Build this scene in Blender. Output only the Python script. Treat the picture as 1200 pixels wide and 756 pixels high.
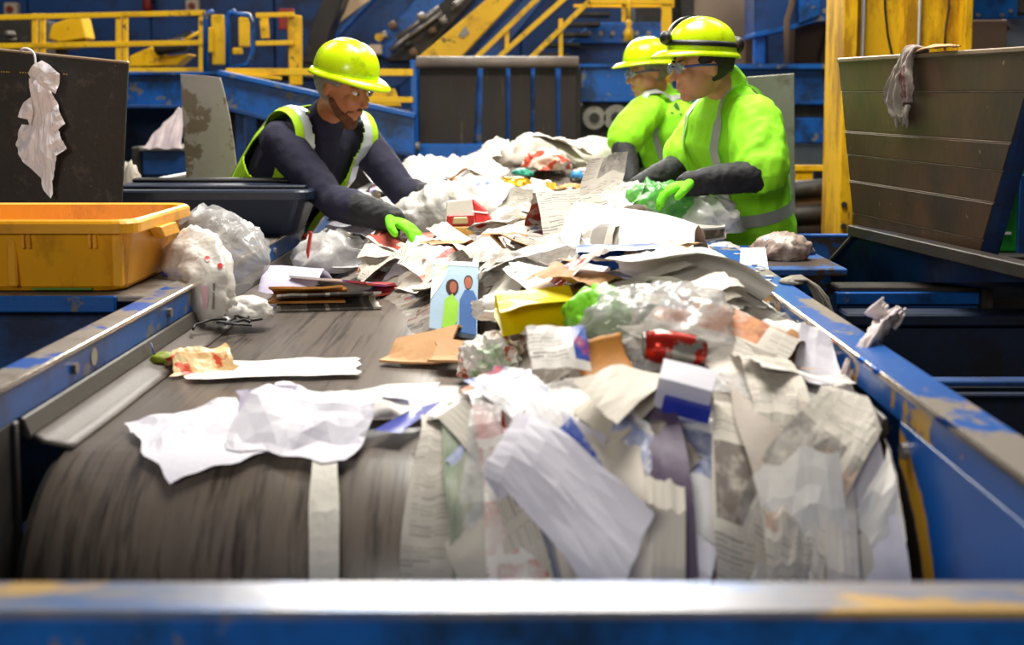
import bpy, bmesh, math, random
from mathutils import Vector, Matrix, noise

scene = bpy.context.scene
for o in list(bpy.data.objects):
    bpy.data.objects.remove(o, do_unlink=True)
COL = scene.collection
R = random.Random(11)
PI = math.pi

# ------------------------------------------------------------------ camera
CAMZ, FPX, PITCH = 1.45, 1500.0, math.atan(0.1)
SP, CP = math.sin(PITCH), math.cos(PITCH)
cam_d = bpy.data.cameras.new('camera')
cam = bpy.data.objects.new('camera', cam_d)
COL.objects.link(cam)
cam.location = (0, 0, CAMZ)
cam.rotation_euler = (PI / 2 - PITCH, 0, 0)
cam_d.sensor_fit = 'HORIZONTAL'
cam_d.sensor_width = 36
cam_d.lens = 36 * FPX / 1200
cam_d.shift_x = -11 / 1200
cam_d.shift_y = -103 / 1200
cam_d.clip_start = 0.05
cam_d.dof.use_dof = True
cam_d.dof.focus_distance = 3.5
cam_d.dof.aperture_fstop = 3.2
scene.camera = cam

# ------------------------------------------------------------------ world, hall lamps and added fill lamps
w = bpy.data.worlds.new('hall_air')
scene.world = w
w.use_nodes = True
w.node_tree.nodes['Background'].inputs[0].default_value = (1.0, 0.97, 0.92, 1)
w.node_tree.nodes['Background'].inputs[1].default_value = 0.05


def area(name, loc, target, size, power, color=(1, 0.96, 0.88)):
    d = bpy.data.lights.new(name, 'AREA')
    d.shape = 'RECTANGLE'
    d.size, d.size_y = size
    d.energy = power
    d.color = color
    o = bpy.data.objects.new(name, d)
    COL.objects.link(o)
    o.location = loc
    o.rotation_euler = (Vector(target) - Vector(loc)).to_track_quat('-Z', 'Y').to_euler()
    return o


area('bay_or_fill_lamp', (0.1, 4.3, 4.6), (0.0, 3.2, 0.9), (1.8, 2.2), 285)
area('bay_or_fill_lamp', (-1.5, -2.9, 2.75), (0.0, 3.0, 1.2), (1.6, 1.0), 80)  # added low fill behind the camera for front faces, end beam shades the drum
area('bay_or_fill_lamp', (-3.4, 6.6, 5.4), (-3.0, 8.6, 1.6), (2.0, 1.5), 110)
area('bay_or_fill_lamp', (2.6, 6.4, 5.2), (2.2, 8.6, 1.6), (2.0, 1.5), 110)
area('bay_or_fill_lamp', (-0.3, 11.6, 4.3), (-0.2, 3.0, 0.9), (4.0, 1.2), 420)  # added at the far end to throw a sheen along the belt
scene.view_settings.view_transform = 'Standard'
scene.view_settings.look = 'None'
scene.view_settings.gamma = 1
scene.view_settings.use_curve_mapping = False
scene.view_settings.exposure = 0.25


# ------------------------------------------------------------------ survey of the photograph: pixel + distance -> place
def W(px, py, Y):
    t = (275 - py) / FPX
    dz = Y * (t * CP - SP) / (CP + t * SP)
    return Vector(((px - 611) / FPX * (Y * CP - dz * SP), Y, CAMZ + dz))


def WZ(px, py, z):
    t = (275 - py) / FPX
    return W(px, py, (z - CAMZ) * (CP + t * SP) / (t * CP - SP))


# ------------------------------------------------------------------ materials
def lin(h):
    h = h.lstrip('#')
    v = [int(h[i:i + 2], 16) / 255 for i in (0, 2, 4)]
    return tuple(c / 12.92 if c <= 0.04045 else ((c + 0.055) / 1.055) ** 2.4 for c in v) + (1,)


class NT:
    def __init__(s, name):
        s.m = bpy.data.materials.new(name)
        s.m.use_nodes = True
        s.t = s.m.node_tree
        s.b = s.t.nodes['Principled BSDF']

    def n(s, typ, **kw):
        nd = s.t.nodes.new(typ)
        for k, v in kw.items():
            if k.startswith('_'):
                setattr(nd, k[1:], v)
            else:
                nd.inputs[k.replace('__', ' ')].default_value = v
        return nd

    def l(s, a, b):
        s.t.links.new(a, b)

    def mix(s, fac, a, b, blend='MIX'):
        nd = s.t.nodes.new('ShaderNodeMix')
        nd.data_type = 'RGBA'
        nd.blend_type = blend
        for i, v in ((0, fac), (6, a), (7, b)):
            if hasattr(v, 'is_linked'):
                s.l(v, nd.inputs[i])
            else:
                nd.inputs[i].default_value = v
        return nd.outputs[2]

    def ramp(s, src, stops, interp='LINEAR'):
        nd = s.t.nodes.new('ShaderNodeValToRGB')
        nd.color_ramp.interpolation = interp
        e = nd.color_ramp.elements
        while len(e) < len(stops):
            e.new(0.5)
        for k, (p, c) in enumerate(stops):
            e[k].position = p
            e[k].color = c if len(c) == 4 else tuple(c) + (1,)
        s.l(src, nd.inputs[0])
        return nd.outputs[0]

    def math(s, op, a, b=0.0):
        nd = s.t.nodes.new('ShaderNodeMath')
        nd.operation = op
        for i, v in ((0, a), (1, b)):
            if hasattr(v, 'is_linked'):
                s.l(v, nd.inputs[i])
            else:
                nd.inputs[i].default_value = v
        return nd.outputs[0]

    def coords(s, kind='Object', stretch=(1, 1, 1), rnd=True):
        tc = s.n('ShaderNodeTexCoord')
        mp = s.n('ShaderNodeMapping', Scale=stretch)
        s.l(tc.outputs[kind], mp.inputs[0])
        out = mp.outputs[0]
        if rnd:
            oi = s.n('ShaderNodeObjectInfo')
            add = s.n('ShaderNodeVectorMath', _operation='ADD')
            mul = s.n('ShaderNodeVectorMath', _operation='SCALE', Scale=13.7)
            cb = s.n('ShaderNodeCombineXYZ')
            s.l(oi.outputs['Random'], cb.inputs[0])
            s.l(oi.outputs['Random'], cb.inputs[1])
            s.l(cb.outputs[0], mul.inputs[0])
            s.l(mul.outputs[0], add.inputs[0])
            s.l(out, add.inputs[1])
            out = add.outputs[0]
        return out

    def noise(s, vec, scale, detail=4, rough=0.6):
        nd = s.n('ShaderNodeTexNoise', Scale=scale, Detail=detail, Roughness=rough)
        s.l(vec, nd.inputs['Vector'])
        return nd.outputs[0]

    def bump(s, src, strength, dist=0.01):
        nd = s.n('ShaderNodeBump', Strength=strength, Distance=dist)
        s.l(src, nd.inputs['Height'])
        s.l(nd.outputs[0], s.b.inputs['Normal'])


BLK, WHT = (0, 0, 0, 1), (1, 1, 1, 1)


def paint(name, c1, c2=None, scale=3, rough=0.45, metal=0.0, wear=None, dirt=None, bump=0.1, stretch=(1, 1, 1), spec=0.5, coord='Object', trans=0.0):
    """painted, raw or soiled surface: two tones, chipped wear patches (colour, scale, threshold), dirt streaks"""
    k = NT(name)
    v = k.coords(coord, stretch, coord == 'Object')
    nz = k.noise(v, scale)
    c = k.ramp(nz, [(0.3, lin(c1)), (0.7, lin(c2 or c1))])
    if dirt:
        dn = k.noise(v, dirt[1], 6, 0.7)
        c = k.mix(k.ramp(dn, [(dirt[2] - 0.07, BLK), (dirt[2] + 0.08, WHT)]), c, lin(dirt[0]))
    if wear:
        wn = k.noise(v, wear[1], 5, 0.65)
        f = k.ramp(wn, [(wear[2] - 0.055, BLK), (wear[2] - 0.025, WHT)])
        c = k.mix(f, c, lin(wear[0]))
    k.l(c, k.b.inputs['Base Color'])
    k.b.inputs['Roughness'].default_value = rough
    k.b.inputs['Metallic'].default_value = metal
    k.b.inputs['Specular IOR Level'].default_value = spec
    k.b.inputs['Transmission Weight'].default_value = trans
    if bump:
        k.bump(k.noise(v, scale * 12, 5), bump)
    return k.m


def film(name, col, alpha, rough=0.18, tint2=None):
    """thin plastic film: partly see-through with sharp crinkle highlights"""
    k = NT(name)
    v = k.coords()
    c = k.ramp(k.noise(v, 6), [(0.35, lin(col)), (0.7, lin(tint2 or col))])
    k.l(c, k.b.inputs['Base Color'])
    k.b.inputs['Roughness'].default_value = rough
    a = k.ramp(k.noise(v, 9, 5), [(0.3, (alpha * 0.7,) * 3), (0.7, (min(1, alpha * 1.35),) * 3)])
    k.l(a, k.b.inputs['Alpha'])
    k.bump(k.noise(v, 11, 3, 0.5), 0.7, 0.03)
    return k.m


def printed(name, paper, inks, line=0.006, block=(0.13, 0.11), pics=0.3, blank=0.15, rough=0.65, inkc='#8a847c', hues=None):
    """printed sheet: columns of text lines, blank areas and picture blocks in the given ink colours"""
    k = NT(name)
    v = k.coords('UV', (1, 1, 1), True)

    def brick(width, row, mortar, c1, c2, mc):
        nd = k.n('ShaderNodeTexBrick', Scale=1.0, Color1=c1, Color2=c2, Mortar=mc)
        nd.inputs['Brick Width'].default_value = width
        nd.inputs['Row Height'].default_value = row
        nd.inputs['Mortar Size'].default_value = mortar
        nd.inputs['Mortar Smooth'].default_value = 0.0
        k.l(v, nd.inputs['Vector'])
        return nd.outputs[0]
    P = lin(paper)
    text = brick(0.045, line, line * 0.27, lin(inkc), P, P)
    cell = brick(block[0], block[1], 0.006, BLK, WHT, (blank * 0.5,) * 3 + (1,))
    cell2 = brick(block[0] * 1.37, block[1] * 1.61, 0.0, BLK, WHT, BLK)
    n = len(inks)
    pic = k.ramp(cell2, [((i + 0.0) / n, lin(c)) for i, c in enumerate(inks)], 'CONSTANT')
    dn = k.noise(v, 34, 5, 0.7)
    pic = k.mix(k.ramp(dn, [(0.42, BLK), (0.6, (0.75,) * 3)]), pic, k.ramp(k.noise(v, 17, 3), [(0.35, lin('#2a2320')), (0.5, lin(inks[0])), (0.66, P)]))
    c = k.mix(k.ramp(cell, [(blank, BLK), (blank + 0.001, WHT)], 'CONSTANT'), P, text)
    c = k.mix(k.ramp(cell, [(1 - pics, BLK), (1 - pics + 0.001, WHT)], 'CONSTANT'), c, pic)
    k.l(c, k.b.inputs['Base Color'])
    k.b.inputs['Roughness'].default_value = rough
    k.b.inputs['Specular IOR Level'].default_value = 0.25
    k.bump(k.noise(v, 30, 3), 0.12, 0.01)
    return k.m


BLUE = paint('blue_paint', '#0550a0', '#085cae', 2.5, 0.38, wear=('#6b6a66', 7, 0.66), dirt=('#0b2e54', 4, 0.56))
BLUE_WORN = paint('worn_blue_paint', '#0652a4', '#0c60b6', 3, 0.36, wear=('#c09638', 7, 0.575), dirt=('#123a70', 6, 0.58))
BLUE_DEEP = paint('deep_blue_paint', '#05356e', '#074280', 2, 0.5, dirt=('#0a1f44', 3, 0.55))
BLUE_RUST = paint('rusted_blue_paint', '#084c92', '#0c589e', 3, 0.5, wear=('#3a2a22', 6, 0.54), dirt=('#123260', 9, 0.6))
NAVY_PLATE = paint('navy_plate', '#061833', '#081f3e', 2, 0.55, dirt=('#0a0d18', 5, 0.56))
YELLOW = paint('yellow_paint', '#e0ab08', '#f0bf10', 3, 0.42, wear=('#6f5a1c', 11, 0.68), dirt=('#a87c08', 5, 0.6))
YELLOW_COL = paint('yellow_column_paint', '#d9a30a', '#ecb80e', 1.5, 0.45, wear=('#4a3a14', 22, 0.70), dirt=('#a37408', 3, 0.52), stretch=(2.5, 2.5, 0.7))
BIN_YELLOW = paint('yellow_plastic', '#e79c04', '#f2ac08', 3, 0.42, wear=('#8a5c0c', 13, 0.72), dirt=('#c17f06', 5, 0.58), stretch=(1, 1, 0.6))
BIN_NAVY = paint('dark_navy_plastic', '#101a2c', '#16223a', 3, 0.4)
BELT = paint('belt_rubber', '#645950', '#766a60', 2.2, 0.40, dirt=('#3e3630', 5, 0.56), stretch=(9, 0.35, 1), bump=0.05, spec=0.9)
RUBBER = paint('skirt_rubber', '#3b3632', '#4c4641', 4, 0.5, wear=('#8d857c', 16, 0.72), stretch=(1, 0.4, 1))
RUBBER_LIP = paint('worn_lip_rubber', '#564d47', '#6c625b', 5, 0.52, dirt=('#544c46', 9, 0.58), stretch=(2, 0.5, 1))
CURTAIN = paint('brown_curtain_rubber', '#1d1510', '#291e17', 3, 0.6, dirt=('#5a4c40', 7, 0.66), stretch=(4, 4, 0.5))
STEEL = paint('worn_bare_steel', '#7e7a76', '#a09a93', 5, 0.42, 0.55, dirt=('#5c5148', 5, 0.6))
STEEL_TOP = paint('scuffed_rail_top', '#87807a', '#a59d95', 6, 0.35, 0.45, wear=('#1c5cb4', 5, 0.60), dirt=('#6d5f50', 8, 0.6))
EDGE = paint('rubbed_bright_edge', '#d8c8b8', '#f3e6d8', 14, 0.22, 0.8, wear=('#1b58ae', 10, 0.66), stretch=(1, 0.3, 1))
PLATE = paint('grey_divider_plate', '#807674', '#908583', 3, 0.55, 0.0, wear=('#67564a', 5.2, 0.585), dirt=('#7a6a5a', 2.2, 0.60))
PANEL_BLACK = paint('blackened_steel', '#211c18', '#2e2722', 5, 0.55, 0.2, dirt=('#4c423a', 14, 0.62), wear=('#6f6555', 60, 0.74))
PANEL_BROWN = paint('brown_stained_steel', '#46301e', '#573e2a', 4, 0.5, 0.05, dirt=('#3a2d22', 3, 0.53), wear=('#9a8a5c', 42, 0.74), stretch=(1, 1, 0.6))
DARK = paint('dark_machinery', '#1c1917', '#2c2825', 4, 0.6, dirt=('#4a4038', 9, 0.62))
TAN = paint('tan_card', '#8f7b66', '#a08a74', 2, 0.8)
BROWNBOX = paint('brown_board', '#5e4938', '#6d5644', 3, 0.8)
TAN_LIGHT = paint('pale_tan_sheet', '#d6b894', '#e4c8a6', 2, 0.7)
CONCRETE = paint('dark_concrete', '#2b2a2a', '#3a3836', 1.2, 0.85, dirt=('#1c1b1b', 3, 0.55))
PALE = paint('pale_wall_sheet', '#a9c3d8', '#cfdce6', 3, 0.6)
BLACKP = paint('black_plastic', '#121212', '#1e1d1c', 6, 0.45)
REDP = paint('red_paint', '#7c1f18', '#93281f', 3, 0.5)
CREAM = paint('cream_plastic', '#b9a58c', '#c7b59c', 3, 0.6)

NEWS = printed('newsprint', '#cfc7ba', ['#7a6f68', '#b06058', '#5d6a86', '#c9a98a'], pics=0.20, blank=0.12)
NEWS_RED = printed('newsprint_red', '#d4ccc0', ['#b0483a', '#3d3a44', '#d09060', '#86909a'], pics=0.46, blank=0.16)
NEWS_GREY = printed('newsprint_grey', '#bcb5aa', ['#5f5a56', '#9a938c', '#4d5568', '#a88f80'], pics=0.26, blank=0.10)
FLYER = printed('glossy_flyer', '#efe9e2', ['#c73a2c', '#2f57b0', '#e6b41e', '#3a9152', '#d9734a', '#ece6dd'], block=(0.09, 0.075), pics=0.62, blank=0.2, rough=0.3)
FLYER_DARK = printed('glossy_page', '#d9d2c8', ['#3b2f2c', '#2a86b4', '#8a2a5c', '#a07048', '#26262e', '#d8cabb'], block=(0.08, 0.09), pics=0.66, blank=0.1, rough=0.3)
FLYER_BLUE = printed('blue_leaflet', '#f1eff0', ['#2a4aa8', '#e8e6ee', '#b9c0d8', '#e9e4e0', '#c4483c'], block=(0.12, 0.10), pics=0.5, blank=0.3, rough=0.35)
WHITE = paint('white_paper', '#dcd7d0', '#e6e2dc', 4, 0.6, bump=0.05)
WHITE_BLUE = paint('cool_white_paper', '#cfcbd8', '#dcd9e2', 4, 0.55, bump=0.05)
LAV = paint('lavender_paper', '#b9b0c8', '#cbc3d8', 4, 0.6, bump=0.05)
KRAFT = paint('kraft_paper', '#b98a58', '#c99a66', 5, 0.7, dirt=('#a87648', 8, 0.6))
CARD = paint('corrugated_card', '#c59262', '#d6a676', 5, 0.75, dirt=('#a87a4c', 9, 0.62))
CARD_ORANGE = paint('orange_card', '#b8762a', '#cf8c38', 5, 0.6)
FILM = film('clear_film', '#e6e4e2', 0.55)
FILM_WHITE = film('white_bag_film', '#ece8e2', 0.82, 0.3, '#d8d2ca')
FILM_GREY = film('smoky_film', '#b4b3b4', 0.5, 0.14, '#d6d4d2')
FILM_GREEN = film('green_film', '#3f9a3a', 0.72, 0.25, '#6cc04a')
FILM_DARK = film('dark_film', '#38383c', 0.8, 0.25)
LIMEBAG = paint('lime_wrapper', '#6fc81e', '#8fdc2c', 8, 0.35, dirt=('#e8e8d8', 14, 0.62))
YELLOWPACK = paint('yellow_pouch', '#e6cc08', '#f4dc14', 8, 0.3)
REDPACK = paint('red_pack', '#b8221c', '#c62c24', 8, 0.35)
TEAL = paint('teal_wrap', '#1e9478', '#35a88c', 8, 0.4)
GOLD = paint('gold_foil', '#e0a818', '#f4c83a', 12, 0.2, 0.7)
RAG = paint('soiled_cloth', '#8d857a', '#a39a8c', 14, 0.9, dirt=('#5e4a48', 12, 0.58))
RAG_WHITE = paint('white_rag', '#e8e6f0', '#f2f0f6', 10, 0.85)
ORANGE_WRAP = paint('orange_wrap', '#e29a4a', '#f2d6a0', 14, 0.4, wear=('#d8502a', 20, 0.62))


# ------------------------------------------------------------------ builders
def link(o, parent=None):
    COL.objects.link(o)
    if parent is not None:
        o.parent = parent
    return o


def tag(o, label, cat, group=None, kind=None):
    if label:
        o['label'] = label
    if cat:
        o['category'] = cat
    if group:
        o['group'] = group
    if kind:
        o['kind'] = kind
    return o


def thing(name, label, cat, loc=(0, 0, 0), group=None):
    o = bpy.data.objects.new(name, None)
    o.empty_display_size = 0.05
    link(o)
    o.location = loc
    return tag(o, label, cat, group)


def mesh_obj(name, verts, faces, mat, parent=None, smooth=False, origin=None, uv=None):
    """world-space verts; the object's origin sits at `origin` (or the verts' low centre), relative to its parent"""
    vs = [Vector(v) for v in verts]
    if origin is None:
        mn = [min(v[i] for v in vs) for i in range(3)]
        mx = [max(v[i] for v in vs) for i in range(3)]
        origin = Vector(((mn[0] + mx[0]) / 2, (mn[1] + mx[1]) / 2, mn[2]))
    origin = Vector(origin)
    me = bpy.data.meshes.new(name)
    me.from_pydata([v - origin for v in vs], [], faces)
    me.update()
    if uv is not None:
        ul = me.uv_layers.new(name='UVMap')
        for lp in me.loops:
            ul.data[lp.index].uv = uv[lp.vertex_index]
    if smooth:
        for p in me.polygons:
            p.use_smooth = True
    me.materials.append(mat)
    o = bpy.data.objects.new(name, me)
    link(o, parent)
    base = Vector((0, 0, 0))
    q = parent
    while q is not None:
        base += q.location
        q = q.parent
    o.location = origin - base
    return o


def bm_obj(name, bm, mat, parent=None, smooth=False):
    bmesh.ops.recalc_face_normals(bm, faces=bm.faces)
    bm.verts.index_update()
    vs = [v.co.copy() for v in bm.verts]
    fs = [[v.index for v in f.verts] for f in bm.faces]
    bm.free()
    return mesh_obj(name, vs, fs, mat, parent, smooth)


def prism_pts(bm, poly, offset):
    """solid between poly (list of 3D points) and poly+offset"""
    offset = Vector(offset)
    a = [bm.verts.new(Vector(p)) for p in poly]
    b = [bm.verts.new(Vector(p) + offset) for p in poly]
    n = len(a)
    bm.faces.new(a)
    bm.faces.new(b[::-1])
    for i in range(n):
        bm.faces.new((a[i], b[i], b[(i + 1) % n], a[(i + 1) % n]))


def bevel(bm, w, seg=1):
    if w > 0:
        bmesh.ops.bevel(bm, geom=bm.edges[:], offset=w, segments=seg, affect='EDGES', profile=0.6, clamp_overlap=True)


def solid(name, poly, offset, mat, parent=None, bev=0.0):
    bm = bmesh.new()
    prism_pts(bm, poly, offset)
    bevel(bm, bev)
    return bm_obj(name, bm, mat, parent)


def box(name, x, y, z, mat, parent=None, bev=0.004):
    return solid(name, [(x[0], y[0], z[0]), (x[1], y[0], z[0]), (x[1], y[0], z[1]), (x[0], y[0], z[1])], (0, y[1] - y[0], 0), mat, parent, bev)


def rbox(name, x0, y0, x1, y1, Y, depth, mat, parent=None, bev=0.008):
    """box whose front face at distance Y fills the surveyed rectangle"""
    a, b = W(x0, y0, Y), W(x1, y1, Y)
    return box(name, (a.x, b.x), (Y, Y + depth), (b.z, a.z), mat, parent, bev)


def rpoly(name, pts, Y, depth, mat, parent=None, bev=0.006):
    return solid(name, [W(p[0], p[1], p[2] if len(p) > 2 else Y) for p in pts], (0, depth, 0), mat, parent, bev)


def tube_bm(bm, pts, r, seg=8, caps=True):
    pts = [Vector(p) for p in pts]
    rs = r if isinstance(r, (list, tuple)) else [r] * len(pts)
    rings = []
    ref = None
    for i, p in enumerate(pts):
        t = (pts[min(i + 1, len(pts) - 1)] - pts[max(i - 1, 0)]).normalized()
        if ref is None:
            ref = t.orthogonal().normalized()
        ref = (ref - t * ref.dot(t)).normalized()
        s = t.cross(ref)
        rings.append([bm.verts.new(p + (ref * math.cos(2 * PI * k / seg) + s * math.sin(2 * PI * k / seg)) * rs[i]) for k in range(seg)])
    for a, b in zip(rings, rings[1:]):
        for k in range(seg):
            bm.faces.new((a[k], a[(k + 1) % seg], b[(k + 1) % seg], b[k]))
    if caps:
        bm.faces.new(rings[0][::-1])
        bm.faces.new(rings[-1])


def tube(name, pts, r, mat, parent=None, seg=8, smooth=True):
    bm = bmesh.new()
    tube_bm(bm, pts, r, seg)
    return bm_obj(name, bm, mat, parent, smooth)


def rtube(name, pts, Y, r, mat, parent=None, seg=8):
    return tube(name, [W(p[0], p[1], p[2] if len(p) > 2 else Y) for p in pts], r, mat, parent, seg)


def bar(name, p, q, wdt, hgt, mat, parent=None, up=(0, 0, 1), bev=0.003):
    p, q, up = Vector(p), Vector(q), Vector(up)
    t = (q - p).normalized()
    s = t.cross(up).normalized()
    u = s.cross(t)
    poly = [p + s * a * wdt / 2 + u * b * hgt / 2 for a, b in ((-1, -1), (1, -1), (1, 1), (-1, 1))]
    return solid(name, poly, q - p, mat, parent, bev)


def disc(name, c, r, thick, axis, mat, parent=None, seg=16):
    c, axis = Vector(c), Vector(axis).normalized()
    return tube(name, [c, c + axis * thick], r, mat, parent, seg, False)


# ================================================================== THE HALL
def panel_wall(name, x0, x1, y, z0, z1, step, mat, axis='x'):
    n = int(round((x1 - x0) / step))
    root = None
    for i in range(n):
        a, b = x0 + i * step, x0 + (i + 1) * step - 0.012
        d = 0.012 if i % 2 else 0.0
        if axis == 'x':
            if root is None:
                root = box(name, (x0, x1), (y + 0.05, y + 0.12), (z0, z1), NAVY_PLATE, None, 0)
                tag(root, None, None, None, 'structure')
            box('wall_panel', (a, b), (y + d, y + 0.05), (z0, z1), mat, root, 0.006)
    return root


fl = box('floor', (-9, 9), (-3, 13.2), (-0.08, 0.0), CONCRETE, None, 0)
tag(fl, None, None, None, 'structure')
panel_wall('wall_back', -8.4, 8.4, 12.6, 0.0, 6.0, 1.2, BLUE_DEEP)

# ================================================================== SORTING CONVEYOR
YD, ZD, RD, BELTZ = 2.05, 0.65, 0.25, 0.90      # head drum axis, radius and belt height
XL, XR = -0.80, 0.585                          # inner faces of the two rails
conv = thing('sorting_conveyor', 'wide sorting conveyor with blue side rails carrying the heap of waste paper', 'conveyor', (-0.1, 4, 0))


def surf(x, s, h):
    """point h above the belt; s runs along the belt, negative over the head drum"""
    if s >= 0:
        return Vector((x, YD + s, BELTZ + h))
    a = -s / RD
    if a <= 1.75:
        return Vector((x, YD - (RD + h) * math.sin(a), ZD + (RD + h) * math.cos(a)))
    e = (a - 1.75) * RD
    return Vector((x, YD - (RD + h) * math.sin(1.75) + 0.06 * e, ZD + (RD + h) * math.cos(1.75) - e))


def extrude_y(name, prof, y0, y1, mat, parent, bev=0.003):
    return solid(name, [(p[0], y0, p[1]) for p in prof], (0, y1 - y0, 0), mat, parent, bev)


# belt: flat run, wrap round the drum, return run
bm = bmesh.new()
prof = [(7.6, BELTZ)] + [(YD + 5.5 - i * 0.25, BELTZ) for i in range(0, 22)] + [(YD, BELTZ)]
prof += [(YD - RD * math.sin(a), ZD + RD * math.cos(a)) for a in [PI * k / 24 for k in range(1, 25)]]
prof += [(7.6, ZD - RD)]
ra = [bm.verts.new((XL + 0.065, p[0], p[1])) for p in prof]
rb = [bm.verts.new((XR - 0.045, p[0], p[1])) for p in prof]
for i in range(len(prof) - 1):
    bm.faces.new((ra[i], rb[i], rb[i + 1], ra[i + 1]))
belt = bm_obj('belt', bm, BELT, conv, True)
sm = belt.modifiers.new('thickness', 'SOLIDIFY')
sm.thickness = 0.008
sm.offset = -1
tube('head_drum', [(XL + 0.05, YD, ZD), (XR - 0.03, YD, ZD)], RD - 0.012, DARK, conv, 40)
tube('drum_shaft', [(XL - 0.1, YD, ZD), (XR + 0.12, YD, ZD)], 0.035, STEEL, conv, 16)

# left rail: channel with worn top flange, rubbed inner edge and blue lip
lr = extrude_y('side_rail', [(XL, 0.955), (XL, 1.012), (-0.86, 1.012), (-0.86, 0.74), (-0.85, 0.74), (-0.85, 1.0), (-0.812, 1.0), (-0.812, 0.955)], 1.06, 7.8, BLUE, conv)
box('rail_cap', (-0.858, XL - 0.002), (1.06, 7.8), (1.012, 1.02), STEEL_TOP, lr, 0.002)
tube('rubbed_edge', [(XL, 1.06, 1.016), (XL, 7.8, 1.016)], 0.0055, EDGE, lr, 8)
# right rail
rr = extrude_y('side_rail', [(XR, 0.965), (XR, 1.012), (0.66, 1.012), (0.66, 0.74), (0.65, 0.74), (0.65, 1.0), (0.597, 1.0), (0.597, 0.965)], 1.06, 7.8, BLUE_WORN, conv)
box('rail_cap', (XR + 0.002, 0.658), (1.06, 7.8), (1.012, 1.02), paint('half_worn_rail_top', '#0852a2', '#1060b2', 4, 0.3, 0.1, wear=('#8d857c', 3.2, 0.575), dirt=('#b99a58', 7, 0.66), stretch=(1, 0.6, 1)), rr, 0.002)
tube('rubbed_edge', [(XR, 1.06, 1.016), (XR, 7.8, 1.016)], 0.0055, EDGE, rr, 8)
# bolts along the inside of the rails
for i in range(9):
    y = 2.25 + i * 0.62
    disc('bolt', (XL - 0.001, y, 0.985), 0.011, 0.009, (1, 0, 0), STEEL, lr, 8)
    disc('bolt', (XR + 0.001, y + 0.1, 0.985), 0.011, 0.009, (-1, 0, 0), STEEL, rr, 8)
# bare patch on the left lip
disc('bare_patch', (XL - 0.0005, 2.36, 0.985), 0.017, 0.002, (1, 0, 0), paint('bare_primer', '#a7a08c', '#b3ac98', 9, 0.6), lr, 14)

# rubber skirts with a flared lip resting on the belt
for sx, X, far in ((1, XL, 7.6), (-1, XR, 7.6)):
    lip = 0.078 if sx > 0 else 0.05
    sk = extrude_y('skirt', [(X, 0.957), (X + sx * 0.006, 0.957), (X + sx * 0.018, 0.925), (X + sx * 0.012, 0.918), (X - sx * 0.004, 0.93)], 2.0, far, RUBBER, conv)
    n = 40
    vs, fs = [], []
    for i in range(n + 1):
        y = 2.02 + (far - 2.02) * (i / n) ** 1.5
        wob = 0.006 * noise.noise(Vector((y * 3, sx, 0)))
        for d, z in ((0.012, 0.928), (0.03, 0.914), (lip * 0.75 + wob, 0.909), (lip + wob, 0.905)):
            vs.append((X + sx * d, y, z))
    for i in range(n):
        for k in range(3):
            a = i * 4 + k
            fs.append((a, a + 1, a + 5, a + 4))
    lp = mesh_obj('skirt_lip', vs, fs, RUBBER_LIP, sk, True)
    m = lp.modifiers.new('t', 'SOLIDIFY')
    m.thickness = 0.006

# deep side plates of the head end, ring-worn round the drum
k = NT('head_plate_paint')
v = k.coords('Object', (1, 1, 1), False)
geo = k.n('ShaderNodeNewGeometry')
sep = k.n('ShaderNodeSeparateXYZ')
k.l(geo.outputs['Position'], sep.inputs[0])
dy = k.math('SUBTRACT', sep.outputs[1], YD)
dz = k.math('SUBTRACT', sep.outputs[2], ZD)
rad = k.math('SQRT', k.math('ADD', k.math('MULTIPLY', dy, dy), k.math('MULTIPLY', dz, dz)))
rad = k.math('ADD', rad, k.math('MULTIPLY', k.math('SUBTRACT', k.noise(v, 22, 5), 0.5), 0.035))
base = k.ramp(k.noise(v, 3), [(0.3, lin('#0850a0')), (0.7, lin('#0c5eb4'))])
base = k.mix(k.ramp(k.noise(v, 5, 6), [(0.55, BLK), (0.72, WHT)]), base, lin('#10305a'))
f1 = k.ramp(rad, [(0.0, BLK), (0.268, BLK), (0.278, WHT), (0.318, WHT), (0.328, BLK)])
f0 = k.ramp(rad, [(0.0, WHT), (0.268, WHT), (0.278, BLK)])
base = k.mix(f1, base, lin('#c9972a'))
base = k.mix(f0, base, lin('#2a211a'))
k.l(base, k.b.inputs['Base Color'])
k.b.inputs['Roughness'].default_value = 0.35
HEADPLATE = k.m
hp = box('head_side_plate', (XR, XR + 0.012), (1.12, 1.94), (0.1, 0.967), HEADPLATE, conv, 0.002)
hl = box('head_side_plate', (XL - 0.012, XL), (1.12, 1.975), (0.1, 0.957), DARK, conv, 0.002)
box('plate_edge', (XL - 0.014, XL + 0.006), (1.965, 1.985), (0.3, 0.957), RUBBER, hl, 0.003)
for z in (0.93, 0.72, 0.5):
    disc('bolt', (XR + 0.001, 1.9, z), 0.013, 0.01, (-1, 0, 0), STEEL, hp, 8)

# cross beam closing the near end of the chute
eb = box('end_beam', (-1.05, 1.05), (1.058, 1.066), (0.6, 1.012), BLUE, conv, 0.002)
box('beam_cap', (-1.05, 1.05), (1.058, 1.128), (1.012, 1.02), paint('scuffed_beam_top', '#75747c', '#9c9aa0', 5, 0.3, 0.5, wear=('#c8a468', 4, 0.63), dirt=('#3f6fae', 3, 0.56), stretch=(0.6, 2, 1)), eb, 0.002)
box('beam_lip', (-1.05, 1.05), (1.12, 1.128), (0.95, 1.012), DARK, eb, 0.002)
box('chute_floor', (XL, XR), (1.13, 2.6), (0.1, 0.13), DARK, conv, 0.002)
box('outer_ledge', (0.661, 0.90), (3.5, 4.1), (0.985, 1.005), BLUE_RUST, conv, 0.003)
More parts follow.
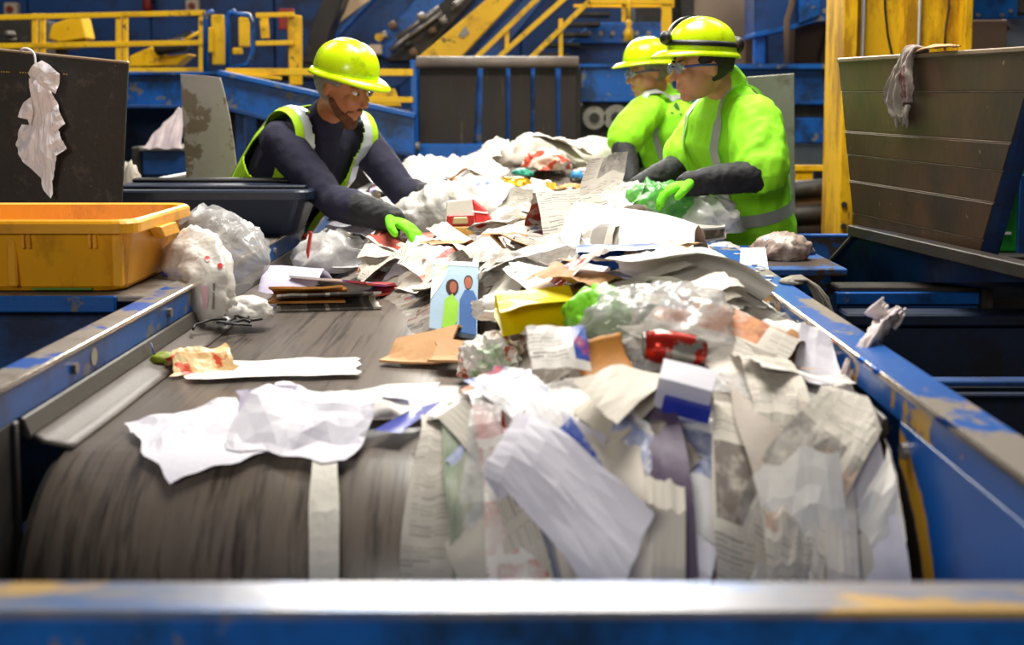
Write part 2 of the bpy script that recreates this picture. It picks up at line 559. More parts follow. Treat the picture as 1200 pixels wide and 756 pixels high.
# legs of the conveyor
for y in (2.9, 5.2, 7.4):
    for x in (-0.83, 0.625):
        box('leg', (x - 0.03, x + 0.03), (y - 0.03, y + 0.03), (0, 0.75), BLUE_DEEP, conv, 0.004)
    box('leg_tie', (-0.8, 0.6), (y - 0.02, y + 0.02), (0.2, 0.25), BLUE_DEEP, conv, 0.004)

# ================================================================== LEFT SIDE: hopper table, bins, dividers
tbl = thing('hopper_table', 'blue steel work table beside the left rail, carrying the yellow tote', 'table', (-1.3, 3.2, 0))
box('table_top', (-2.3, -0.862), (2.93, 4.56), (1.0, 1.014), STEEL, tbl, 0.003)
box('front_edge', (-2.3, -0.935), (2.915, 2.93), (0.978, 1.016), BLUE, tbl, 0.003)
box('apron', (-2.3, -0.87), (3.0, 3.03), (0.35, 0.998), BLUE_DEEP, tbl, 0.003)
for x in (-2.25, -0.95):
    for y in (3.05, 4.5):
        box('leg', (x - 0.03, x + 0.03), (y - 0.03, y + 0.03), (0, 0.999), BLUE_DEEP, tbl, 0.004)


def tote(name, label, cat, xr, y0, y1, z0, z1, length, mat, rim, rimw, rib_x, flare=0.03, handle=True):
    """open plastic tote: tapered double wall, rolled rim, ribs and a handle grip on the short side"""
    t = thing(name, label, cat, (xr - length / 2, (y0 + y1) / 2, z0))
    x0 = xr - length

    def loop(z, ins):
        pts = []
        r = 0.05
        for cx, cy, a0 in ((xr - ins - r, y0 + ins + r, -PI / 2), (xr - ins - r, y1 - ins - r, 0), (x0 + ins + r, y1 - ins - r, PI / 2), (x0 + ins + r, y0 + ins + r, PI)):
            for q in range(6):
                a = a0 + q * PI / 10
                pts.append(Vector((cx + r * math.cos(a), cy + r * math.sin(a), z)))
        return pts
    bm = bmesh.new()
    zz = [(z0, flare + 0.012), (z0 + 0.012, flare), (z1 - rim, 0.008), (z1, 0.006), (z1, 0.012), (z0 + 0.01, flare + 0.01)]
    rings = [[bm.verts.new(p) for p in loop(z, i)] for z, i in zz]
    n = len(rings[0])
    for a, b in zip(rings, rings[1:]):
        for q in range(n):
            bm.faces.new((a[q], a[(q + 1) % n], b[(q + 1) % n], b[q]))
    bm.faces.new(rings[0][::-1])
    bm.faces.new(rings[-1])
    bm_obj('tub', bm, mat, t)
    # rolled rim with a step
    bm = bmesh.new()
    prof = [(0.008, -rim), (-rimw, -rim), (-rimw, -0.006), (-rimw + 0.004, 0.0), (-0.002, 0.004), (0.012, 0.0), (0.012, -0.01)]
    rings = [[bm.verts.new(p) for p in loop(z1 + dz, ins)] for ins, dz in prof]
    for a, b in zip(rings, rings[1:] + rings[:1]):
        for q in range(n):
            bm.faces.new((a[q], a[(q + 1) % n], b[(q + 1) % n], b[q]))
    bm_obj('rim', bm, mat, t)
    for x in rib_x:
        box('rib', (x - 0.004, x + 0.004), (y0 + 0.003, y0 + 0.02), (z1 - rim - 0.036, z1 - rim + 0.002), mat, t, 0.001)
    if handle:
        yc = (y0 + y1) / 2
        solid('handle', [(xr - 0.006, yc - 0.11, z1 - rim), (xr + rimw + 0.012, yc - 0.10, z1 - rim), (xr + rimw + 0.012, yc - 0.06, z1 - rim - 0.03), (xr - 0.004, yc - 0.05, z1 - rim - 0.036)], (0, 0.14, 0), mat, t, 0.002)
    return t


yt = tote('plastic_tote', 'open yellow plastic tote on the blue table at the left rail', 'tote', -0.905, 2.955, 3.47, 1.018, 1.186, 0.66, BIN_YELLOW, 0.028, 0.012, (-1.16, -1.146, -1.005, -0.992))
# corner posts moulded into the tote wall and a strip of green tape at its foot
for x in (-0.945, -1.19):
    box('wall_rib', (x - 0.012, x + 0.012), (2.965, 2.99), (1.03, 1.16), BIN_YELLOW, yt, 0.004)
box('green_tape', (-1.15, -1.01), (2.981, 2.986), (1.0215, 1.0255), paint('green_tape', '#3f7d1e', '#4a8a26', 5), yt, 0)

nt = tote('plastic_crate', 'dark navy lidded crate standing on the rail in front of the vested worker', 'crate', -0.70, 4.17, 4.50, 1.022, 1.178, 0.66, BIN_NAVY, 0.03, 0.014, (), 0.05, False)
box('lid', (-1.35, -0.715), (4.24, 4.49), (1.178, 1.19), BIN_NAVY, nt, 0.004)
box('lid_ridge', (-1.34, -0.76), (4.40, 4.47), (1.19, 1.204), BLACKP, nt, 0.005)

# blackened panel with the white rag
A, B_, C_, D_ = W(-90, 50, 3.9), W(150, 74, 3.9), W(142, 243, 3.9), W(-90, 250, 3.9)
bp = solid('steel_sheet', [A, B_, C_, D_], (0, 0.014, 0), PANEL_BLACK, None, 0.002)
tag(bp, 'blackened steel hopper panel behind the yellow tote', 'panel')
bar('panel_edge', A + Vector((0, 0.007, 0.002)), B_ + Vector((0, 0.007, 0.002)), 0.02, 0.008, paint('raw_cut_edge', '#8a7660', '#a08a70', 8, 0.5), bp)
box('foot', (-1.5, -1.32), (3.905, 4.06), (1.015, 1.03), PANEL_BLACK, bp, 0.002)
DOT_YELLOW = paint('yellow_dot', '#b8901a', '#c8a020', 3)  # plain yellow for the small dots on the panel
for px in (2, 5, 8, 11, 24, 27, 30, 33, 75, 78):
    p = W(px, 84 + px * 0.04, 3.9)
    disc('panel_dot', p + Vector((0, 0.002, 0)), 0.0022, 0.004, (0, -1, 0), DOT_YELLOW, bp, 6)

# grey divider plate, curved right edge
pl = [(211, 87), (236, 88), (258, 91), (263, 110), (269, 138), (274, 170), (280, 222), (219, 222), (216, 170), (213, 120)]
dp = rpoly('divider_plate', pl, 5.0, 0.012, PLATE, None, 0.002)
tag(dp, 'tall grey scraped divider plate left of the vested worker', 'plate')
b0 = W(250, 222, 5.0)
box('foot_bracket', (b0.x - 0.1, b0.x + 0.1), (5.0, 5.1), (b0.z - 0.16, b0.z + 0.002), DARK, dp, 0.003)
# support table under the divider and crate
lt = box('low_bench', (-2.3, -1.2), (4.82, 5.5), (0.3, b0.z - 0.16), NAVY_PLATE)
tag(lt, 'low navy bench under the grey divider plate', 'bench')

# ================================================================== RIGHT SIDE: hopper with brown weld-seamed panel
rh = thing('side_hopper', 'blue side hopper with a tall brown weld-seamed steel panel', 'hopper', (1.2, 3.7, 0))
TL, TR = W(982, 71, 4.2), W(1216, 57, 3.1)
BL, BR = W(1000, 263, 4.2), W(1147, 297, 3.46)


def quad_pt(u, t):
    return (TL.lerp(TR, u)).lerp(BL.lerp(BR, u), t)


cuts = [0.0, 0.19, 0.43, 0.57, 0.73, 0.93, 1.0]
nrm = ((TR - TL).cross(BL - TL)).normalized()
if nrm.y < 0:
    nrm = -nrm
for i, (a, b) in enumerate(zip(cuts, cuts[1:])):
    g = 0.004
    poly = [quad_pt(0, a + g), quad_pt(1, a + g), quad_pt(1, b - g), quad_pt(0, b - g)]
    off = nrm * (0.0015 * (i % 2))
    solid('panel_strip', [p + off for p in poly], nrm * 0.012, PANEL_BROWN, rh, 0.002)
SEAM = paint('weld_seam', '#6b5a48', '#83705a', 20, 0.5, 0.2)
for a in cuts[1:-1]:
    tube('weld_seam', [quad_pt(u, a) + nrm * 0.003 for u in (0, 0.25, 0.5, 0.75, 1)], 0.0024, SEAM, rh, 6)
bar('top_edge', TL + nrm * 0.006, TR + nrm * 0.006, 0.022, 0.014, paint('rubbed_brown_edge', '#7d6a58', '#98846e', 9, 0.4, 0.4), rh)
# blue angle along the right edge
solid('edge_angle', [TR, TR + Vector((0.034, -0.012, 0)), BR + Vector((0.030, -0.012, -0.02)), BR], nrm * 0.02, paint('grimy_blue', '#132f58', '#1a3d70', 5, 0.5, dirt=('#1c1a1a', 5, 0.5)), rh, 0.003)
# heavy flange bar under the panel
fa, fb = W(1002, 270, 4.18), W(1225, 322, 3.02)
fd = (fb - fa)
bar('flange_bar', fa, fb, 0.05, 0.036, paint('grimy_flange', '#2a2521', '#3e362f', 8, 0.5, 0.3, dirt=('#1e3a66', 6, 0.62)), rh)
# dark blue hopper plate below, tilted to face down so it falls into shade
p1, p2 = fa + Vector((0, 0.01, -0.016)), fb + Vector((0, 0.01, -0.016))
p3, p4 = W(1240, 352, 3.75), W(950, 332, 4.75)
solid('hopper_plate', [p1, p2, p3, p4], (0.01, 0.012, -0.004), paint('hopper_blue', '#08305e', '#0a3a6c', 2, 0.5, dirt=('#06183c', 3, 0.52)), rh, 0.002)
bar('plate_rim', p1 + Vector((-0.004, 0, 0)), p4 + Vector((-0.004, 0, 0)), 0.012, 0.012, STEEL, rh)
# ledge, blue strip and lower bars of the hopper mouth
rbox('ledge', 982, 336, 1162, 343, 3.68, 0.10, paint('grimy_ledge', '#241f1b', '#352d26', 6, 0.6), rh, 0.004)
rbox('ledge_strip', 980, 343, 1156, 357, 3.66, 0.03, BLUE, rh, 0.003)
rbox('ledge_web', 984, 357, 1150, 371, 3.69, 0.03, BLUE_DEEP, rh, 0.003)
rbox('lower_sill', 992, 368, 1300, 383, 3.4, 0.10, NAVY_PLATE, rh, 0.006)
rbox('dark_backing', 992, 383, 1300, 755, 3.45, 0.02, NAVY_PLATE, rh, 0.004)  # added dark sheet, hides the floor in the shaded space below
rbox('side_post', 1152, 330, 1164, 372, 3.63, 0.04, DARK, rh, 0.003)
rbox('back_plate', 940, 327, 1330, 520, 4.95, 0.02, NAVY_PLATE, rh, 0.003)  # added dark sheet standing in for shade, covers the column foot
rbox('support', 1010, 300, 1030, 700, 4.3, 0.05, BLUE_DEEP, rh, 0.003)
lb = thing('floor_rail', 'dark navy guide rails low beside the right rail', 'rail', W(1180, 450, 2.75))
rbox('upper_strip', 1070, 447, 1330, 453, 2.75, 0.05, BLUE_DEEP, lb, 0.003)
rbox('lower_strip', 1090, 462, 1330, 467, 2.72, 0.05, NAVY_PLATE, lb, 0.003)
rbox('web', 1070, 453, 1330, 901, 2.80, 0.02, NAVY_PLATE, lb, 0.003)

# rusted blue plate behind the hopper corner
rp = rbox('rusted_plate', 925, 276, 1008, 345, 4.55, 0.02, BLUE_RUST, None, 0.003)
tag(rp, 'rusted blue steel plate between the right rail and the side hopper', 'plate')
box('plate_lip', (W(925, 276, 4.55).x, W(1008, 276, 4.55).x), (4.54, 4.58), (W(925, 276, 4.55).z - 0.005, W(925, 276, 4.55).z + 0.004), BLUE, rp, 0.002)
box('plate_stand', (0.98, 1.1), (4.57, 4.63), (0, W(925, 345, 4.55).z + 0.02), BLUE_DEEP, rp, 0.002)

# grey divider plate behind the foreground right-hand worker
dp2 = rpoly('divider_plate', [(876, 90), (931, 86), (932, 262), (878, 262)], 5.1, 0.012, paint('clean_grey_plate', '#98988c', '#aaa99c', 3, 0.35, 0.5, dirt=('#80796a', 6, 0.62)), None, 0.002)
tag(dp2, 'plain grey divider plate behind the right-hand worker', 'plate')
q = W(905, 262, 5.1)
box('foot_bracket', (q.x - 0.05, q.x + 0.05), (5.1, 5.16), (0, q.z + 0.01), DARK, dp2, 0.003)

# yellow column: I-section with two conduits
yc = thing('steel_column', 'yellow painted steel column rising behind the brown hopper panel', 'column', (W(1055, 270, 6.0).x, 6.1, 0))
xa, xb, xc, xd = W(981, 100, 6).x, W(997, 100, 6).x, W(1120, 100, 6).x, W(1129, 100, 6).x
box('flange', (xa, xb), (5.9, 6.25), (0, 3.2), YELLOW_COL, yc, 0.004)
box('web', (xb, xc), (6.0, 6.03), (0, 3.2), YELLOW_COL, yc, 0.002)
box('flange', (xc, xd), (5.9, 6.25), (0, 3.2), YELLOW_COL, yc, 0.004)
box('stiffener', (W(1057, 100, 6).x, W(1074, 100, 6).x), (5.97, 6.0), (0, 3.2), YELLOW_COL, yc, 0.003)
for px in (1010, 1075):
    x = W(px, 100, 5.97).x
    tube('conduit', [(x, 5.975, 0), (x, 5.975, 3.2)], 0.008, paint('grey_conduit', '#b8bcc4', '#c8ccd2', 4, 0.3, 0.3), yc, 8)
for pts in ([(1036, -30), (1037, 10), (1040, 40), (1046, 68)], [(1112, -30), (1112, 10), (1108, 35), (1107, 60)]):
    rtube('cable', pts, 5.985, 0.005, BLACKP, yc, 6)
for zz in (0.9, 1.0):
    disc('bolt', (xa + 0.02, 5.9, zz), 0.014, 0.012, (0, -1, 0), DARK, yc, 8)

# ================================================================== BACKGROUND PLANT
# --- guard rail on the left walkway
gr = thing('guard_rail', 'yellow guard rail along the walkway at upper left', 'railing', W(120, 85, 8.5))
YG = 8.5
for y0, y1 in ((21, 15), (54, 50)):
    bar('rail', W(-60, y0 + 1, YG), W(240, y1, YG), 0.03, 0.034, YELLOW, gr)
bar('kick_rail', W(-60, 83, YG), W(240, 82, YG), 0.03, 0.03, YELLOW, gr)
for px in (41, 50, 139, 147, 236):
    bar('post', W(px, 16, YG + 0.01), W(px, 88, YG + 0.01), 0.03, 0.034, YELLOW, gr, (0, 1, 0))
# --- walkway edge beam
wb = thing('walkway_beam', 'deep blue edge beam of the walkway under the guard rail', 'beam', W(100, 126, 8.4))
rbox('web', -80, 86, 290, 125, 8.42, 0.05, BLUE, wb)
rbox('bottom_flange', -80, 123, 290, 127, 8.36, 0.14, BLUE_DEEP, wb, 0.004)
rbox('top_flange', -80, 84, 290, 88, 8.36, 0.14, BLUE, wb, 0.004)
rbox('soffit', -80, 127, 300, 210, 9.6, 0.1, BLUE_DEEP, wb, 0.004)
for px in (-60, 110, 285):
    rbox('support_post', px, 125, px + 16, 330, 8.5, 0.1, BLUE_DEEP, wb, 0.004)
rbox('deck', -80, 86, 352, 90, 8.46, 1.4, DARK, wb, 0.004)
# --- machines behind the rail
mt = thing('drive_unit', 'dark drive unit with a pale valve behind the guard rail', 'machine', W(15, 60, 9.4))
rbox('housing', -30, 20, 41, 82, 9.4, 0.6, DARK, mt, 0.02)
rtube('valve', [(12, 42), (12, 36)], 9.35, [0.05, 0.035], STEEL, mt, 10)
rtube('valve_stem', [(5, 46), (20, 46)], 9.36, 0.016, STEEL, mt, 8)
yg = thing('chain_guard', 'slanted yellow chain guard behind the guard rail, left of the dark motor', 'guard', W(78, 50, 9.2))
rpoly('cover', [(56, 46), (60, 29), (75, 23), (95, 19), (101, 45), (70, 50)], 9.2, 0.2, YELLOW, yg, 0.01)
rpoly('lower_cover', [(54, 58), (58, 50), (100, 48), (80, 57)], 9.25, 0.2, YELLOW, yg, 0.01)
rbox('stand', 64, 50, 76, 89, 9.3, 0.08, DARK, yg)
yg2 = thing('chain_guard', 'long low yellow chain guard behind the right end of the guard rail', 'guard', W(185, 78, 9.2))
rpoly('cover', [(150, 79), (151, 66), (178, 54), (185, 66), (222, 63), (205, 77)], 9.2, 0.22, YELLOW, yg2, 0.01)
rbox('stand', 165, 76, 190, 89, 9.25, 0.1, DARK, yg2)
mo = thing('motor', 'small dark electric motor above the long yellow chain guard', 'motor', W(205, 62, 9.15))
rtube('barrel', [(182, 58), (186, 57), (216, 52), (220, 51)], 9.15, [0.04, 0.05, 0.05, 0.03], DARK, mo, 12)
rpoly('bracket', [(190, 48), (225, 36), (227, 42), (200, 54)], 9.2, 0.06, DARK, mo, 0.005)
rtube('shaft', [(215, 48), (233, 38)], 9.14, 0.012, YELLOW, mo, 8)
# --- switch boxes and a red extinguisher on the far wall
for px, py, lab in ((12, 10, 'small beige switch box with a red button at far upper left'), (225, 6, 'small beige switch box above the right end of the guard rail')):
    t = thing('switch_box', lab, 'switch', W(px, py + 8, 12.58))
    rbox('case', px - 8, py - 7, px + 8, py + 8, 12.50, 0.09, CREAM, t)
    rtube('button', [(px, py), (px + 0.1, py)], 12.49, 0.03, REDP, t, 10)
    disc('push', W(px, py + 1, 12.5), 0.032, 0.03, (0, -1, 0), REDP, t, 10)
fe = thing('fire_extinguisher', 'dark red fire extinguisher on the far blue wall', 'extinguisher', W(173, 14, 12.5))
rtube('cylinder', [(173, 13), (173, 11), (173, -8), (173, -14)], 12.5, [0.04, 0.05, 0.05, 0.02], REDP, fe, 14)
rtube('hose', [(173, -14), (178, -8), (179, 4)], 12.46, 0.012, BLACKP, fe, 6)

# --- second railing with gate tubes, left of the vested worker's helmet
g2 = thing('stair_gate', 'yellow gate post and rails with blue hoop tubes beside the guard rail', 'gate', W(300, 95, 8.2))
YS = 8.2
rbox('post_plate', 247, 17, 263, 76, YS + 0.3, 0.04, YELLOW, g2)
rbox('post_plate', 279, 20, 292, 55, YS + 0.3, 0.04, YELLOW, g2)
rbox('post_plate', 243, 32, 250, 62, YS + 0.28, 0.03, YELLOW, g2)
rbox('cross_plate', 272, 56, 284, 64, YS + 0.3, 0.03, YELLOW, g2)
for px in (241, 267):
    rtube('hoop', [(px, 84), (px, 20), (px + 3, 15), (px + 9, 14)], YS + 0.1, 0.018, BLUE, g2, 8)
rtube('hoop', [(270, 16), (292, 18), (296, 28), (296, 62), (290, 76), (270, 80)], YS + 0.08, 0.016, BLUE, g2, 8)
bar('rail', W(300, 18, YS), W(345, 17, YS), 0.03, 0.03, YELLOW, g2)
bar('rail', W(300, 51, YS), W(345, 50, YS), 0.03, 0.03, YELLOW, g2)
rpoly('post', [(336, 16), (353, 18), (353, 100), (339, 100)], YS + 0.02, 0.05, YELLOW, g2)
bar('post', W(309, 18, YS + 0.15), W(311, 45, YS + 0.15), 0.05, 0.04, YELLOW, g2, (0, 1, 0))
bar('long_rail', W(265, 84, 7.9), W(484, 85, 7.9), 0.03, 0.042, YELLOW, g2)
bar('long_rail', W(425, 117, 7.9), W(484, 117, 7.9), 0.03, 0.036, YELLOW, g2)
bar('toe_rail', W(265, 86, 7.88), W(330, 92, 7.88), 0.03, 0.02, YELLOW, g2)
rpoly('bracket', [(428, 125), (440, 104), (462, 104), (470, 125)], 8.3, 0.05, YELLOW, g2)
rbox('red_sign', 326, 10, 345, 35, 9.4, 0.03, REDP, g2)

# --- inclined blue beam running behind the vested worker
ib = thing('inclined_beam', 'bright blue beam sloping down behind the vested worker', 'beam', W(380, 150, 7.5))
rpoly('web', [(255, 86), (486, 137), (486, 182), (262, 126)], 7.5, 0.08, BLUE, ib, 0.004)
rpoly('top_flange', [(255, 82), (486, 133), (486, 139), (255, 88)], 7.44, 0.18, BLUE, ib, 0.004)
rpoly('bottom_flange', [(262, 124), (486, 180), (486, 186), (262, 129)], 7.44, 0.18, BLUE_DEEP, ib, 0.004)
for px in (275, 470):
    rbox('leg', px, 126 if px < 300 else 178, px + 14, 330, 7.55, 0.08, BLUE_DEEP, ib, 0.004)
# --- dark clutter under it
cl = thing('scrap_cage', 'dark machine cage with scrap caught in it behind the grey divider plate', 'machine', W(320, 250, 9.0))
rbox('back', 268, 128, 500, 300, 9.0, 0.2, DARK, cl, 0.01)
for i in range(26):
    px, py = R.uniform(285, 350), R.uniform(138, 190)
    s_ = R.uniform(2, 5)
    rpoly('scrap', [(px - s_, py - s_ * 0.6), (px + s_ * 0.8, py - s_), (px + s_, py + s_ * 0.5), (px - s_ * 0.4, py + s_)], 8.96, 0.03, R.choice([STEEL, BROWNBOX, TAN, BLUE, CREAM, DARK]), cl, 0.002)
rail_low = thing('low_guard_rail', 'short low yellow rail seen beside the grey divider plate', 'railing', W(250, 215, 6.9))
bar('rail', W(206, 198, 6.9), W(330, 200, 6.9), 0.03, 0.03, YELLOW, rail_low)
for px in (216, 307):
    bar('post', W(px, 175 if px > 300 else 196, 6.92), W(px, 300, 6.92), 0.03, 0.03, YELLOW, rail_low, (0, 1, 0))
# --- shelf, tilted paper and pale bag seen past the black panel
sh = thing('blue_shelf', 'blue shelf box between the black panel and the grey divider plate', 'shelf', W(190, 205, 6.6))
rbox('front', 166, 176, 222, 206, 6.6, 0.03, BLUE_DEEP, sh)
rbox('top', 163, 172, 224, 177, 6.58, 0.5, STEEL, sh, 0.003)
rbox('end', 153, 172, 167, 206, 6.62, 0.3, DARK, sh)
for px in (160, 215):
    rbox('leg', px, 205, px + 8, 451, 6.65, 0.05, DARK, sh)
db = thing('drag_bar', 'grey steel bar on two legs across behind the navy crate', 'bar', W(180, 213, 5.2))
tube('bar', [W(138, 221, 4.9), W(222, 205, 5.4)], 0.014, STEEL, db)
for f_ in (0.08, 0.92):
    q_ = W(138, 221, 4.9).lerp(W(222, 205, 5.4), f_)
    box('leg', (q_.x - 0.01, q_.x + 0.01), (q_.y - 0.01, q_.y + 0.01), (b0.z - 0.16, q_.z), DARK, db, 0.001)

# --- duct and tan sheet behind the vested worker's helmet
du = thing('dark_duct', 'dark curved duct rising behind the vested worker', 'duct', W(365, 85, 9.6))
rpoly('bend', [(354, 86), (360, 50), (366, 25), (378, 5), (384, -20), (408, -20), (398, 10), (386, 32), (378, 60), (376, 90)], 9.6, 0.3, DARK, du, 0.01)
rpoly('flange', [(352, 66), (380, 70), (379, 76), (352, 72)], 9.58, 0.34, DARK, du, 0.004)
tw = rpoly('leaning_board', [(386, 35), (409, -14), (452, -14)], 9.9, 0.03, TAN_LIGHT, None, 0.002)
tag(tw, 'pale tan board edge behind the dark duct', 'board')

# --- inclined blue conveyor housing with yellow stringer and stair rails
ic = thing('inclined_conveyor', 'blue inclined conveyor rising to the upper right behind the worker', 'conveyor', W(450, 95, 10))
rpoly('side_plate', [(360, 90), (432, 20), (470, -20), (600, -20), (500, 75), (470, 100), (380, 130)], 10.0, 0.08, BLUE_DEEP, ic, 0.01)
rpoly('upper_flange', [(382, 50), (446, -15), (452, -15), (388, 52)], 9.95, 0.12, BLUE, ic, 0.006)
rpoly('drive_plate', [(430, 60), (500, -15), (540, -15), (462, 72)], 9.9, 0.06, BLUE, ic, 0.008)
rpoly('dark_strip', [(452, 72), (535, -15), (570, -15), (488, 72)], 9.85, 0.06, DARK, ic, 0.008)
for a, b in (((465, 45), (515, 8)), ((471, 49), (518, 14)), ((457, 60), (480, 40)), ((530, 12), (545, -4))):
    rtube('pipe', [a, b], 9.8, 0.018, STEEL, ic, 8)
for px, py in ((507, 36), (536, 5), (478, 52), (494, 20), (460, 30), (450, 42), (485, 62), (520, 24)):
    rtube('fitting', [(px - 4, py + 2), (px + 4, py - 2)], 9.76, R.uniform(0.02, 0.04), R.choice([STEEL, BROWNBOX, DARK]), ic, 8)
rbox('junction_box', 432, 52, 447, 64, 9.7, 0.08, CREAM, ic)
disc('warning_lamp', W(445, 44, 9.7), 0.03, 0.06, (0, -1, 0), YELLOW, ic, 12)
rpoly('yellow_stringer', [(486, 70), (538, 70), (620, -18), (590, -18)], 9.2, 0.1, YELLOW, ic, 0.01)
rpoly('stringer_patch', [(537, 42), (545, 30), (550, 38), (543, 45)], 9.19, 0.02, STEEL, ic, 0.002)
rpoly('lower_housing', [(545, 72), (625, -15), (650, -15), (580, 72)], 9.25, 0.1, BLUE_DEEP, ic, 0.01)

st = thing('stair_railing', 'yellow stair handrails climbing behind the rubber curtain chute', 'railing', W(640, 70, 8.7))
YR = 8.7
for a, b in (((552, 74), (650, -21)), ((577, 74), (683, -21)), ((616, 74), (691, 1))):
    bar('handrail', W(*a, YR), W(*b, YR), 0.034, 0.034, YELLOW, st, (0, 1, 0))
bar('top_rail', W(689, 2, YR), W(790, 2, YR), 0.034, 0.034, YELLOW, st)
bar('mid_rail', W(672, 7, YR + 0.1), W(790, 7, YR + 0.1), 0.02, 0.022, YELLOW, st)
for px, a, b in ((594, 34, 60), (657, 22, 72), (731, 4, 26), (781, 0, 110)):
    bar('post', W(px, a, YR + 0.03), W(px, b, YR + 0.03), 0.03 if px != 781 else 0.065, 0.03 if px != 781 else 0.065, YELLOW, st, (0, 1, 0))
for i in range(6):
    y = 62 - i * 12
    rbox('step', 625 + i * 12, y, 668 + i * 12, y + 4, 8.95, 0.3, DARK, st, 0.003)
pd = thing('pendant_switch', 'yellow pendant switch hanging under the stair landing', 'switch', W(737, 50, 8.5))
rtube('cord', [(737, -10), (737, 24)], 8.5, 0.012, YELLOW, pd, 8)
rtube('grip', [(737, 23), (737, 27), (737, 31), (737, 36), (737, 47), (737, 49)], 8.5, [0.012, 0.025, 0.016, 0.03, 0.036, 0.02], YELLOW, pd, 10)

# --- rubber curtain chute that feeds the belt
rc = thing('curtain_chute', 'infeed chute closed by brown rubber curtain strips under a grey roller', 'chute', W(580, 200, 8.0))
rbox('post', 480, 70, 491, 330, 7.95, 0.10, BLUE, rc)
rbox('post', 672, 78, 680, 330, 8.05, 0.08, DARK, rc)
rbox('back_plate', 488, 76, 680, 182, 8.12, 0.02, BLUE, rc)
tube('roller', [W(488, 73, 7.96), W(678, 73, 7.96)], 0.036, paint('scuffed_roller', '#6d625a', '#85796f', 6, 0.45), rc, 16)
for a, b, c, d in ((491, 560, 555, 491), (566, 593, 593, 565), (598, 622, 622, 598), (627, 651, 652, 627), (657, 676, 676, 657)):
    rpoly('rubber_strip', [(a, 78), (b, 78), (c, 170), (d, 170)], 8.0, 0.015, CURTAIN, rc, 0.003)
rbox('bottom_beam', 478, 169, 690, 200, 7.92, 0.10, BLUE, rc, 0.006)
rbox('apron', 478, 200, 690, 260, 7.98, 0.05, BLUE_DEEP, rc, 0.006)
rtube('bearing', [(474, 172), (492, 172)], 7.85, 0.03, STEEL, rc, 12)
rbox('bearing_block', 473, 172, 484, 205, 7.86, 0.08, DARK, rc)

# --- blue machinery right of the chute
bh = thing('gearbox_housing', 'blue bolted gearbox housing under the stair landing', 'machine', W(720, 80, 9.4))
rpoly('flange', [(662, 52), (690, 30), (702, 26), (778, 26), (778, 44), (740, 50)], 9.4, 0.3, BLUE, bh, 0.01)
rpoly('lower_cover', [(660, 52), (778, 48), (778, 80), (660, 80)], 9.45, 0.3, BLUE_DEEP, bh, 0.01)
rbox('pedestal', 700, 80, 770, 356, 9.5, 0.2, DARK, bh, 0.01)
for i in range(6):
    disc('bolt', W(690 + i * 14, 39, 9.4), 0.018, 0.02, (0, -1, 0), STEEL, bh, 8)
bb = thing('pulley_guard', 'blue guard box above two grey pulleys right of the chute', 'machine', W(708, 200, 8.4))
rbox('guard', 681, 77, 775, 120, 8.4, 0.3, BLUE, bb)
rbox('guard_lip', 679, 75, 777, 79, 8.37, 0.36, BLUE, bb, 0.004)
rbox('frame', 681, 120, 775, 384, 8.45, 0.2, DARK, bb)
for px, r_ in ((696, 0.075), (722, 0.085)):
    c = W(px, 138, 8.43)
    disc('pulley', c, r_, 0.05, (0, -1, 0), STEEL, bb, 24)
    disc('pulley_hub', c + Vector((0, -0.05, 0)), r_ * 0.45, 0.02, (0, -1, 0), DARK, bb, 16)
for px, py in ((679, 113), (680, 123)):
    rtube('knob', [(px - 2, py), (px + 2, py)], 8.35, 0.014, STEEL, bb, 8)

# --- tan column, blue gallery and boxes behind the right-hand workers
tc_ = thing('clad_column', 'tan clad column behind the right-hand workers', 'column', W(842, 80, 10))
rbox('shaft', 806, -60, 883, 120, 10, 0.5, TAN, tc_, 0.01)
rbox('corner_strip', 800, -60, 812, 120, 9.97, 0.05, DARK, tc_, 0.006)
rbox('corner_strip', 876, -60, 884, 120, 9.97, 0.05, BROWNBOX, tc_, 0.006)
rbox('base', 806, 120, 883, 330, 10, 0.5, TAN, tc_, 0.01)
dk = rbox('dark_cabinet', 745, -40, 797, 330, 10.2, 0.4, DARK, None, 0.01)
tag(dk, 'dark cabinet behind the landing post and the tan column', 'cabinet')
ga = thing('gallery_beam', 'deep blue gallery girder between the right-hand worker and the yellow column', 'beam', W(920, 170, 9))
rbox('web', 770, 80, 1000, 123, 9.0, 0.1, BLUE, ga)
rbox('top_flange', 770, 75, 1000, 81, 8.9, 0.3, BLUE, ga, 0.005)
rbox('crate_deck', 925, 75, 1000, 79, 9.2, 0.8, BLUE, ga, 0.003)
rbox('recess', 770, 123, 1000, 138, 9.1, 0.1, DARK, ga)
rbox('lower_web', 770, 138, 1000, 168, 9.0, 0.1, BLUE, ga)
rbox('leg', 770, 168, 790, 330, 9.05, 0.1, BLUE_DEEP, ga)
rbox('leg', 988, 168, 1005, 330, 9.05, 0.1, BLUE_DEEP, ga)
for py in (156, 163):
    disc('bolt', W(968, py, 9.0), 0.016, 0.02, (0, -1, 0), STEEL, ga, 8)
pp = rbox('pale_screen', 930, 168, 990, 197, 9.3, 0.02, PALE, None, 0.003)
tag(pp, 'pale sheet screen under the gallery girder', 'screen')
box('screen_leg', (W(960, 197, 9.3).x - 0.02, W(960, 197, 9.3).x + 0.02), (9.3, 9.34), (0, W(960, 197, 9.3).z + 0.01), DARK, pp)
ub = thing('upper_chute', 'blue overhead chute left of the yellow column', 'chute', W(930, 30, 9.2))
rpoly('body', [(884, -60), (1000, -60), (1000, 18), (955, 20), (930, 31), (884, 40)], 9.2, 0.4, BLUE_DEEP, ub, 0.01)
rpoly('rim', [(884, 38), (930, 29), (955, 18), (1000, 16), (1000, 22), (956, 24), (932, 34), (884, 44)], 9.15, 0.5, BLUE, ub, 0.006)
